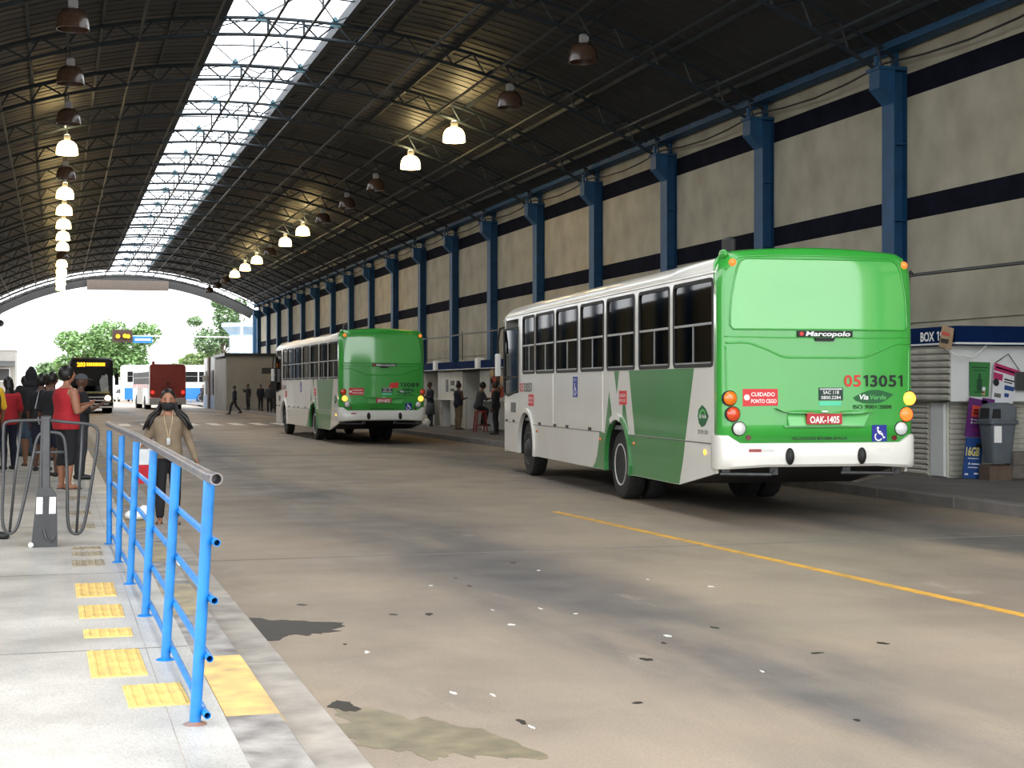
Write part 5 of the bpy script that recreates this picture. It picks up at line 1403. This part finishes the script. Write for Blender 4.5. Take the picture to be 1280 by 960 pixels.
person('person cut off by the picture edge, showing one black shoe', (-0.80, 15.45, PZ), R(-90), 1.70, SK2, shirt=(C_DGREY, .5, .82), pants=(C_NAVY, 1.0),
       legs={'r': [(.088,0,.90),(.095,.12,.50),(.10,.18,.085)]}, arms={'r': [(.185,0,1.385),(.20,-.02,1.11),(.19,-.06,.86)], 'l': [(-.185,0,1.385),(-.20,-.02,1.11),(-.19,-.06,.86)]})
# -- people at the kiosks
person('person in a dark top and grey apron at the kiosk beside the far bus tail', (13.55, 56.5, .15), R(100), 1.64, SK3, shirt=(C_NAVY, .5, .80), pants=(C_DGREY, 1.0), skirt=(C_GREY, .45), arms={'r': [(.185,0,1.385),(.23,.05,1.11),(.10,.24,1.15)], 'l': [(-.185,0,1.385),(-.23,.05,1.11),(-.08,.24,1.15)]}, head=(0,-.3,0))
kp = person('woman with a hair bun and navy bag looking at her phone by the kiosk', (13.35, 51.5, .15), R(-70), 1.62, SK3, shirt=(C_NAVY, 0, .80), pants=(C_KHAKI, 1.0), shoes=M_SANDAL, hair='bun', head=(0,-.35,0),
       arms={'r': [(.185,0,1.385),(.22,.03,1.10),(.08,.26,1.13)], 'l': [(-.185,0,1.385),(-.22,.03,1.10),(-.04,.26,1.13)]}, stout=1.1)
person('customer in a grey shirt perched on the red stool at the kiosk', (13.30, 48.75, .15), R(-85), 1.66, SK2, shirt=(C_DGREY, .5, .82), pants=(C_BLACK, 1.0), hair='curly', drop=.05, lean=.25,
       legs={'r': [(.088,0,.90),(.13,.30,.78),(.14,.20,.33)], 'l': [(-.088,0,.90),(-.13,.30,.78),(-.14,.20,.33)]}, arms={'r': [(.185,.1,1.385),(.22,.22,1.14),(.10,.45,1.18)], 'l': [(-.185,.1,1.385),(-.22,.22,1.14),(-.10,.45,1.18)]})
person('vendor behind the counter facing the grey-shirted customer', (14.55, 48.3, .15), R(95), 1.66, SK2, shirt=(C_KHAKI, .5, .82), pants=(C_BLACK, 1.0), hair='short')
person('person in black standing at the near bus nose by the kiosks', (13.1, 45.9, .15), R(60), 1.62, SK3, shirt=(C_BLACK, 1.0, .82), pants=(C_BLACK, 1.0))
tag(obj('shopping_bag', MB().loft([ering(0,0,0,.12,.08), ering(0,0,.2,.14,.09), ering(0,0,.30,.06,.04)]), pm('crumpled_white', (236,236,234)), smooth=True, loc=(13.2,55.6,.15)), 'pale plastic bag on the pavement before the aproned person', 'bag')
# -- people at the far end, right side
stride = {'r': [(.088,0,.90),(.10,.22,.52),(.11,.30,.09)], 'l': [(-.088,0,.90),(-.10,-.10,.50),(-.11,-.38,.16)]}
person('dark figure striding off the kerb at the far end', (10.15, 92.0, 0), R(80), 1.70, SK3, shirt=(C_NAVY, 1.0, .82), pants=(C_BLACK, 1.0), legs=stride, voxel=.022)
for i, (x, y, a, lab, sh) in enumerate(((11.9,100,120,'dark silhouette with raised arms before the grey building, tallest of the group', C_BLACK), (12.2,96,200,'dark silhouette leaning together with the tall figure', C_NAVY), (11.95,90,170,'person in grey before the grey building', C_DGREY), (12.1,88,190,'person in black right of the grey figure at the far pavement', C_BLACK))):
    person(lab, (x, y, .15), R(a), 1.66, SK3, shirt=(sh, 1.0, .82), pants=(C_BLACK, 1.0), voxel=.022, arms={'r': [(.185,0,1.385),(.25,.1,1.2),(.12,.3,1.35)]} if i == 0 else None)
person('person in white seated on a white box near the far bus front', (12.1, 81.5, .15), R(110), 1.66, SK3, shirt=(C_WHITE, .5, .82), pants=(C_DGREY, 1.0), drop=.42, voxel=.022, legs={'r': [(.088,0,.90),(.12,.40,.90),(.12,.42,.50)], 'l': [(-.088,0,.90),(-.12,.40,.90),(-.12,.42,.50)]})
tag(obj('seat_box', MB().bbox(-.28,.28,-.25,.25,0,.42,.02), M_WHITE, loc=(12.12,81.45,.15)), 'white box under the seated person in white', 'box')
person('person in a dark shirt standing by the barriers outside the shed', (13.6, 150.5, .15), R(170), 1.72, SK3, shirt=(C_DGREY, .5, .82), pants=(C_BLACK, 1.0), voxel=.024)
# ------------------------------------------------------------------ vehicles at the far end
M_CHAR = pm('charcoal_paint', (13,14,16), .5, var=.1, spec=.2); M_REDBUS = pm('red_bus_paint', (132,42,32), .35, var=.1, coat=.4); M_REDBAND = pm('red_band', (196,60,52), .4, var=.06); M_SKYB = pm('bus_blue_paint', (38,120,206), .35, var=.06, coat=.4)
M_LED = pm('led_amber', (255,150,20), .4, var=.1, emit=1.3, emcol=(255,140,20)); M_HEAD = pm('headlamp_lit', (255,240,200), .2, emit=5.0, emcol=(255,226,170)); M_TAIL = pm('tail_lit', (255,40,30), .3, emit=.7, emcol=(255,40,30))
M_CHROME = pm('silver_trim', (176,178,180), .3, metal=.6, var=.1)
M_PALE = pm('pale_grey_sheet', (150,156,158), .4, var=.2)
def far_bus(name, label, loc, rz, W, L, H, body, lower=None, split=1.0, rearcol=None):
    """simple coach body: local y forward, front at y=L; shell, windows, wheels"""
    b = thing(name, label, 'bus', loc, rz)
    def sec(y, k=1.0, zt=H): return [(-W/2*k,y,.35),(-W/2*k,y,zt-.25),(-W/2*k+.07,y,zt-.08),(-W/2*k+.25,y,zt),(W/2*k-.25,y,zt),(W/2*k-.07,y,zt-.08),(W/2*k,y,zt-.25),(W/2*k,y,.35)]
    obj('body_shell', MB().loft([sec(0,.95,H-.06), sec(.12), sec(L-.35), sec(L-.08,.985,H-.10), sec(L,.95,H-.22)]), body, b, smooth=35)
    if lower:
        for sx in (-1,1): obj('side_band', MB().box(min(sx*(W/2-.02),sx*(W/2+.006)), max(sx*(W/2-.02),sx*(W/2+.006)), .12, L-.4, .36, split), lower, b)
    n = int(L/1.5)
    for sx in (-1,1):
        for i in range(n):
            y0 = .35 + i*(L-.9)/n
            w = obj('side_window', MB().bbox(min(sx*(W/2-.02),sx*(W/2+.012)), max(sx*(W/2-.02),sx*(W/2+.012)), y0, y0+(L-.9)/n-.14, H*.55, H*.83, .004), M_CHAR, b)
            obj('pane_divider', MB().box(min(sx*(W/2),sx*(W/2+.02)), max(sx*(W/2),sx*(W/2+.02)), y0+.05, y0+(L-.9)/n-.2, H*.70, H*.71), M_CHROME, w)
        for yc in (L*.26, L*.76):
            obj('wheel_well', MB().lathe([(.0,-.2),(.58,-.2),(.58,.215),(.0,.215)], 18, (sx*(W/2-.2),yc,.5), 'x'), M_BLACK, b)
            w = obj('wheel', shared('tyre', lambda: None), M_TYRE, b, smooth=40, loc=(sx*(W/2-.10), yc, .5))
            obj('rim', shared('rim_rear', lambda: None), M_HUB, w, smooth=40)
    return b
# black bus facing the camera
bb = far_bus('city_bus', 'black-fronted bus with an amber destination sign, facing the camera in the shed', (2.1, 109.6, 0), R(180), 2.55, 12, 3.45, M_CHAR)
yf = 12.0
obj('windscreen', MB().prism([(-1.12,yf+.0,1.25),(1.12,yf+.0,1.25),(1.10,yf-.10,2.75),(-1.10,yf-.10,2.75)], (0,.03,0)), tinted_glass('dark_windscreen', (40,44,46), .03, .25), bb)
sg = obj('destination_sign', MB().box(-1.0,1.0,yf-.12,yf+.02,2.84,3.2), M_RUB, bb)
def ftxt(s, xc, z, h, w, m, y, par):
    v, f, _ = text2d(s, h, w, 0, .04); return obj('sign_lettering', MB().add([(xc-u, y, z+q) for u, q in v], f), m, par, norm=False)
ftxt('203', .62, 2.9, .24, .5, M_LED, yf+.03, sg)
for i in range(9): obj('led_row', MB().box(-.78+i*.125, -.69+i*.125, yf+.02, yf+.03, 2.92, 3.12), M_LED, sg)
obj('front_bumper', MB().bbox(-1.28,1.28,yf-.2,yf+.12,.32,.75,.06), M_CHAR, bb)
for z in (.56,.78,.98): obj('grille_bar', MB().box(-1.0,.95,yf+.10,yf+.15,z,z+.06), M_CHROME, bb)
obj('bumper_strip', MB().box(-1.26,1.26,yf+.10,yf+.14,.36,.46), M_WHITE, bb)
for x, m in ((-.95, M_HEAD), (.95, M_CLR)):
    obj('headlamp', MB().lathe([(.17,0),(.17,.06),(.1,.12),(.0,.13)], 16, (x,yf+.05,.95), 'y'), m, bb, smooth=40)
for sx in (-1,1):
    mr = obj('wing_mirror', MB().bbox(sx*1.48-.12, sx*1.48+.12, yf+.05, yf+.2, 1.75, 2.5, .04), M_CHAR, bb)
    obj('mirror_arm', MB().tube([(sx*1.2,yf,2.8),(sx*1.45,yf+.12,2.75),(sx*1.48,yf+.12,2.45)], .03, 6), M_CHAR, mr)
obj('windscreen_patch', MB().prism([(.05-.6,yf+.035,1.35),(-1.0,yf+.035,1.32),(-.95,yf+.0,2.35),(-.70,yf-.02,2.55),(-.45,yf+.01,2.0)], (0,.01,0)), M_PALE, bb, label='pale grey patch on the windscreen')  # flat pale grey polygon just in front of the windscreen
obj('dashboard', MB().box(-1.05,1.05,yf+.03,yf+.05,1.24,1.36), pm('dash_olive', (132,132,92), .6, var=.2), bb)
# red-backed bus
rb = far_bus('city_bus', 'bus with a dark red rear and white sides leaving the shed', (7.75, 113.6, 0), R(3), 2.6, 12, 3.3, M_BW, None)
obj('rear_panel', MB().loft([[(x, -.03-.05*(1-abs(x/1.28)**4), z) for x, z in rrect(-1.27,1.27,.85,3.28,.22,4)], [(x, .1, z) for x, z in rrect(-1.29,1.29,.83,3.31,.22,4)]]), M_REDBUS, rb, smooth=50)
obj('rear_bumper', MB().bbox(-1.3,1.3,-.1,.2,.45,.86,.05), M_CHROME, rb)
for x in (-1.08,1.08): obj('tail_lamp', MB().lathe([(.11,0),(.11,-.12),(.0,-.14)], 12, (x,0,1.25), 'y'), M_TAIL, rb)
obj('rear_grille', MB().box(-.5,.5,-.09,.0,1.45,1.5).box(-.5,.5,-.09,.0,1.6,1.65).box(-.14,.14,-.1,.0,1.75,2.0), M_REFD, rb)
obj('red_band', MB().box(-1.315,-1.29,1.0,11.5,1.55,1.85).box(1.29,1.315,1.0,11.5,1.55,1.85), M_REDBAND, rb)
for i in range(8): obj('band_stripe', MB().box(-1.325,-1.3,1.2+i*1.25,1.5+i*1.25,1.56,1.84), M_BW, rb)
obj('roof_fin', MB().bbox(-1.1,-.9,.1,.5,3.2,3.5,.03), M_REDBUS, rb)
# blue and white bus crossing
far_bus('city_bus', 'white bus with a blue lower band crossing behind the red-backed bus', (17.4, 163.0, 0), R(86), 2.5, 11, 3.9, M_BW, M_SKYB, 1.55)
# white car
car = thing('car', 'white car between the black bus and the red-backed bus', 'car', (7.3, 178, 0), R(8))
def csec(y, hw, z0, z1): return [(-hw,y,z0),(-hw,y,z1-.1),(-hw+.1,y,z1),(hw-.1,y,z1),(hw,y,z1-.1),(hw,y,z0)]
obj('body', MB().loft([csec(-2.1,.75,.4,.75), csec(-1.9,.85,.25,.92), csec(1.2,.87,.25,.95), csec(2.0,.82,.3,.78), csec(2.15,.7,.4,.65)]), M_WHITE, car, smooth=40)
obj('cabin', MB().loft([csec(-1.7,.78,.9,.95), csec(-1.2,.68,.9,1.42), csec(.3,.68,.9,1.45), csec(1.05,.78,.9,.97)]), M_CHAR, car, smooth=40)
obj('roof', MB().bbox(-.64,.64,-1.15,.3,1.41,1.47,.02), M_WHITE, car)
for sx in (-1,1):
    for y in (-1.35,1.3): obj('wheel', MB().lathe([(.0,-.1),(.2,-.1),(.31,-.08),(.31,.08),(.2,.1),(.0,.1)], 16, (sx*.78,y,.31), 'x'), M_TYRE, car)
    obj('tail_lamp', MB().box(sx*.72-.1,sx*.72+.1,-2.08,-1.9,.66,.8), M_TAIL, car)
# ------------------------------------------------------------------ buildings beyond
gb = thing('grey_building', 'grey rendered building with a white side at the far right end of the shed', 'building', (11.15, 106, 0))
obj('front_wall', MB().box(0,4.0,0,.3,.0,3.75), M_GREYWALL, gb)
obj('roof_slab', MB().box(-.15,4.1,-.15,7.8,3.75,3.95), M_DARKMETAL, gb)
obj('side_wall', MB().box(-.02,.2,.3,8,.0,3.6), M_GREYWALL, gb)
obj('door_opening', MB().box(3.0,4.2,-.03,.0,.15,2.4), M_DARKMETAL, gb)
obj('notice_board', MB().box(2.4,4.4,-.05,.0,2.55,2.95), M_DARKMETAL, gb)
gh = thing('guard_house', 'white guard house with tall dark windows beside the far road', 'building', (11.2, 114.2, 0))
obj('wall', MB().box(0,4,0,9,0,3.9), M_WHITEWALL, gh)
for y, w in ((1.0,1.6),(5.6,1.6)): f_ = obj('window', MB().bbox(-.06,.02,y,y+w,1.0,2.9,.01), M_DARKMETAL, gh); obj('window_pane', MB().box(-.08,-.05,y+.1,y+w-.1,1.1,2.8), M_CHAR, f_)
obj('pilaster', MB().box(-.15,.05,3.6,4.6,0,3.9), pm('brown_pilaster', (120,104,96), .7), gh)
obj('blue_dado', MB().box(-.04,.02,.0,9,0,1.0), pm('pale_blue', (150,176,206), .6), gh)
obj('bracket_sign', MB().bbox(-.5,-.1,4.6,4.7,2.1,2.5,.01), M_WHITE, gh)
lb = thing('terminal_building', 'pale grey flat-roofed building at the far left edge', 'building', (-7.6, 165, 0))
obj('wall', MB().box(-8,3.6,0,9,0,5.4), M_GREYWALL, lb)
obj('parapet', MB().box(-8.1,3.7,-.1,9.1,5.4,5.8), M_WHITEWALL, lb)
obj('roof_vent', MB().box(.6,1.6,2,3,5.8,6.5).box(.9,1.3,2.2,2.6,6.5,7.0), M_GREYM, lb)
for x in (-1.6,.2,2.0): f_ = obj('window', MB().box(x,x+1.1,-.06,.0,2.2,3.6), M_WHITEWALL, lb); obj('window_pane', MB().box(x+.08,x+1.02,-.08,-.04,2.3,3.5), M_DARKMETAL, f_)
obj('awning', MB().prism([(-2.5,-1.6,3.7),(3.6,-1.6,3.7),(3.6,0,4.2),(-2.5,0,4.2)], (0,0,.1)), M_GREYM, lb)
wt_ = thing('water_tower', 'pale blue water tower with a flared tank beyond the grey building', 'tower', (20.4, 178, 0))
M_WT = pm('tower_blue', (150,186,216), .5, var=.15, scale=1.5, stretch=(1,1,.2), var2=(196,214,228))
obj('shaft', MB().lathe([(1.35,0),(1.35,7.6)], 20), M_WT, wt_, smooth=40)
obj('tank', MB().lathe([(1.35,7.6),(1.7,8.0),(2.25,8.5),(2.25,8.95),(.0,9.0)], 20), M_WT, wt_, smooth=40)
# street light mast, signals, street sign
mast = thing('signal_mast', 'slim pale mast with a long arm carrying signals over the far road', 'pole', (18.6, 161.8, 0))
obj('pole', MB().tube([(0,0,0),(0,0,13.5)], [.16,.08], 8), M_WHITE, mast)
obj('arm', MB().tube([(0,0,6.8),(-4,0,6.85),(-12.0,0,6.85)], .06, 6), M_WHITE, mast)
obj('street_light_arm', MB().tube([(0,0,9.5),(-2.5,-1,11.5),(-3,-1.2,11.6)], .05, 6), M_WHITE, mast)
ts = thing('traffic_signal', 'dark horizontal traffic signal with amber lights on the mast arm', 'traffic light', (6.5, 161.65, 6.2))
obj('backboard', MB().bbox(-1.0,1.0,-.1,.1,.0,1.3,.05), pm('signal_brown', (60,44,34), .6), ts)
for x, z in ((-.45,.62),(.25,.66),(.55,.62)): h_ = obj('signal_hood', MB().lathe([(.28,.0),(.28,-.25),(.25,-.25),(.25,.0)], 12, (x,-.1,z), 'y'), M_BLACK, ts); obj('signal_lens', MB().lathe([(.22,.0),(.22,-.03),(.0,-.04)], 12, (x,-.1,z), 'y'), M_LED, h_)
ss = tag(obj('street_sign', MB().bbox(7.55,9.5,161.68,161.8,6.15,6.85,.03), pm('sign_blue', (40,120,190), .4, var=.05)), 'blue street sign on the mast arm right of the traffic signal', 'sign')
obj('print_stripe', MB().box(7.75,9.3,161.66,161.68,6.4,6.6), M_STKW, ss)
# pedestrian barriers outside
for i, x in enumerate((12.2, 12.9)):
    g = thing('pedestrian_barrier', '%s blue steel pedestrian barrier by the figure outside the shed' % ('left','right')[i], 'barrier', (x, 151.5, .0), 0, 'blue barriers outside the shed')
    obj('frame', MB().tube([(-.3,0,.1),(-.3,0,1.05),(.3,0,1.05),(.3,0,.1)], .03, 6, closed=True), M_RAILB, g)
    for k in range(3): obj('bar', MB().tube([(-.15+k*.15,0,.1),(-.15+k*.15,0,1.05)], .015, 5), M_RAILB, g)
    obj('foot', MB().box(-.32,-.28,-.3,.3,0,.1).box(.28,.32,-.3,.3,0,.1), M_RAILB, g)
obj('floor_far_pavement', MB().box(11.5,40,128,260,0,.12), M_SIDEWALK, kind='structure')
spk = thing('hanging_loudspeaker', 'small dark loudspeaker hanging under the far left end of the roof', 'loudspeaker', (-4.15, 126.4, 6.6))
obj('horn', MB().lathe([(.06,.0),(.10,-.2),(.28,-.45),(.26,-.45),(.0,-.2)], 12, (0,0,.0), 'y'), M_DARKMETAL, spk)
obj('bracket', MB().tube([(0,0,0),(0,0,1.6)], .03, 5), M_DARKMETAL, spk)
# ------------------------------------------------------------------ trees
def leafmat(n, c): 
    m = pm(n, c, .6, var=.3, scale=.8); return m
M_L1 = leafmat('leaf_mid', (138,172,112)); M_L2 = leafmat('leaf_light', (164,186,128)); M_L3 = leafmat('leaf_dark', (128,156,112)); M_BARK = pm('bark', (112,100,88), .9, var=.3, scale=3)
def tree(label, x, y, trunk_h, blobs, n, m, leaf=.5, seed=1, branches=(), tr=.25):
    t = thing('tree', label, 'tree', (x, y, 0), 0, 'trees beyond the shed')
    tk = MB().tube([(0,0,0),(.1,0,trunk_h*.5),(0,0,trunk_h)], [tr, tr*.8, tr*.55], 8)
    for b in blobs: tk.tube([(0,0,trunk_h*.7), (b[0]*.5,b[1]*.5,trunk_h*.8+(b[2]-trunk_h)*.4), b[:3]], [tr*.5,tr*.3,tr*.1], 6)
    obj('trunk', tk, M_BARK, t, smooth=True)
    r = random.Random(seed); V = []; F = []
    tot = sum(b[3]*b[4] for b in blobs)
    for b in blobs:
        for i in range(int(n*b[3]*b[4]/tot)):
            while True:
                d = Vector((r.uniform(-1,1), r.uniform(-1,1), r.uniform(-1,1)))
                if .45 < d.length < 1: break
            d *= (.72 + .28*math.sin(d.x*7+b[0])*math.cos(d.z*6+d.y*5))**.4 if True else 1
            c = Vector((b[0]+d.x*b[3], b[1]+d.y*b[3], b[2]+d.z*b[4]))
            a = Vector((r.uniform(-1,1), r.uniform(-1,1), r.uniform(-.5,.5))).normalized(); e = a.cross(Vector((r.uniform(-1,1), r.uniform(-1,1), 1))).normalized()
            s = leaf*r.uniform(.6,1.2); k = len(V)
            V += [tuple(c-a*s), tuple(c+e*s*.45), tuple(c+a*s), tuple(c-e*s*.45)]; F.append((k,k+1,k+2,k+3))
    o = obj('foliage', MB().add(V, F), m, t, norm=False, kind='stuff')
    return t
tree('broad leafy green tree behind the black bus and the traffic signal', 5.2, 205, 5, [(-1.5,0,6.5,3.4,2.6),(1.2,0,8.0,3.4,2.6),(3.8,1,7.0,3.2,2.8),(-3.6,1,7.6,2.2,1.6),(4.0,0,4.5,3.0,2.6),(0.5,0,4.8,3.5,2.2),(-4.2,0,4.6,1.8,1.2),(6.0,0,8.6,2.2,1.8)], 16000, M_L1, .30, 3)
tree('tall thin tree with pale trunk left of the water tower', 20.5, 200, 8, [(-1.8,0,7.5,2.4,2.0),(.5,0,10.5,2.0,2.2),(1.8,0,8.5,2.4,2.4),(-.5,0,12.5,1.2,1.2),(2.2,0,12,1.3,1.3),(2.5,0,5.5,2.2,2.0),(-3.4,0,10.0,1.2,.8)], 8000, M_L3, .28, 5)
tree('low bushy tree beyond the white crossing bus', 17.5, 205, 3, [(0,0,4.6,2.6,1.9),(2.4,0,5.4,2.2,1.8),(-2.6,0,3.8,1.8,1.2)], 5000, M_L2, .3, 6)
tree('tree showing right of the water tower beside the shed column', 27.5, 198, 6, [(0,0,7.0,2.4,3.0),(.4,0,10.0,2.0,2.2),(-.2,0,3.8,2.4,2.2)], 6500, M_L1, .3, 8)
tree('small distant tree left of the black bus', -1.2, 300, 3, [(0,0,4.5,3.5,2.2),(4,0,4.2,3.0,2.0)], 2200, M_L3, .5, 9)
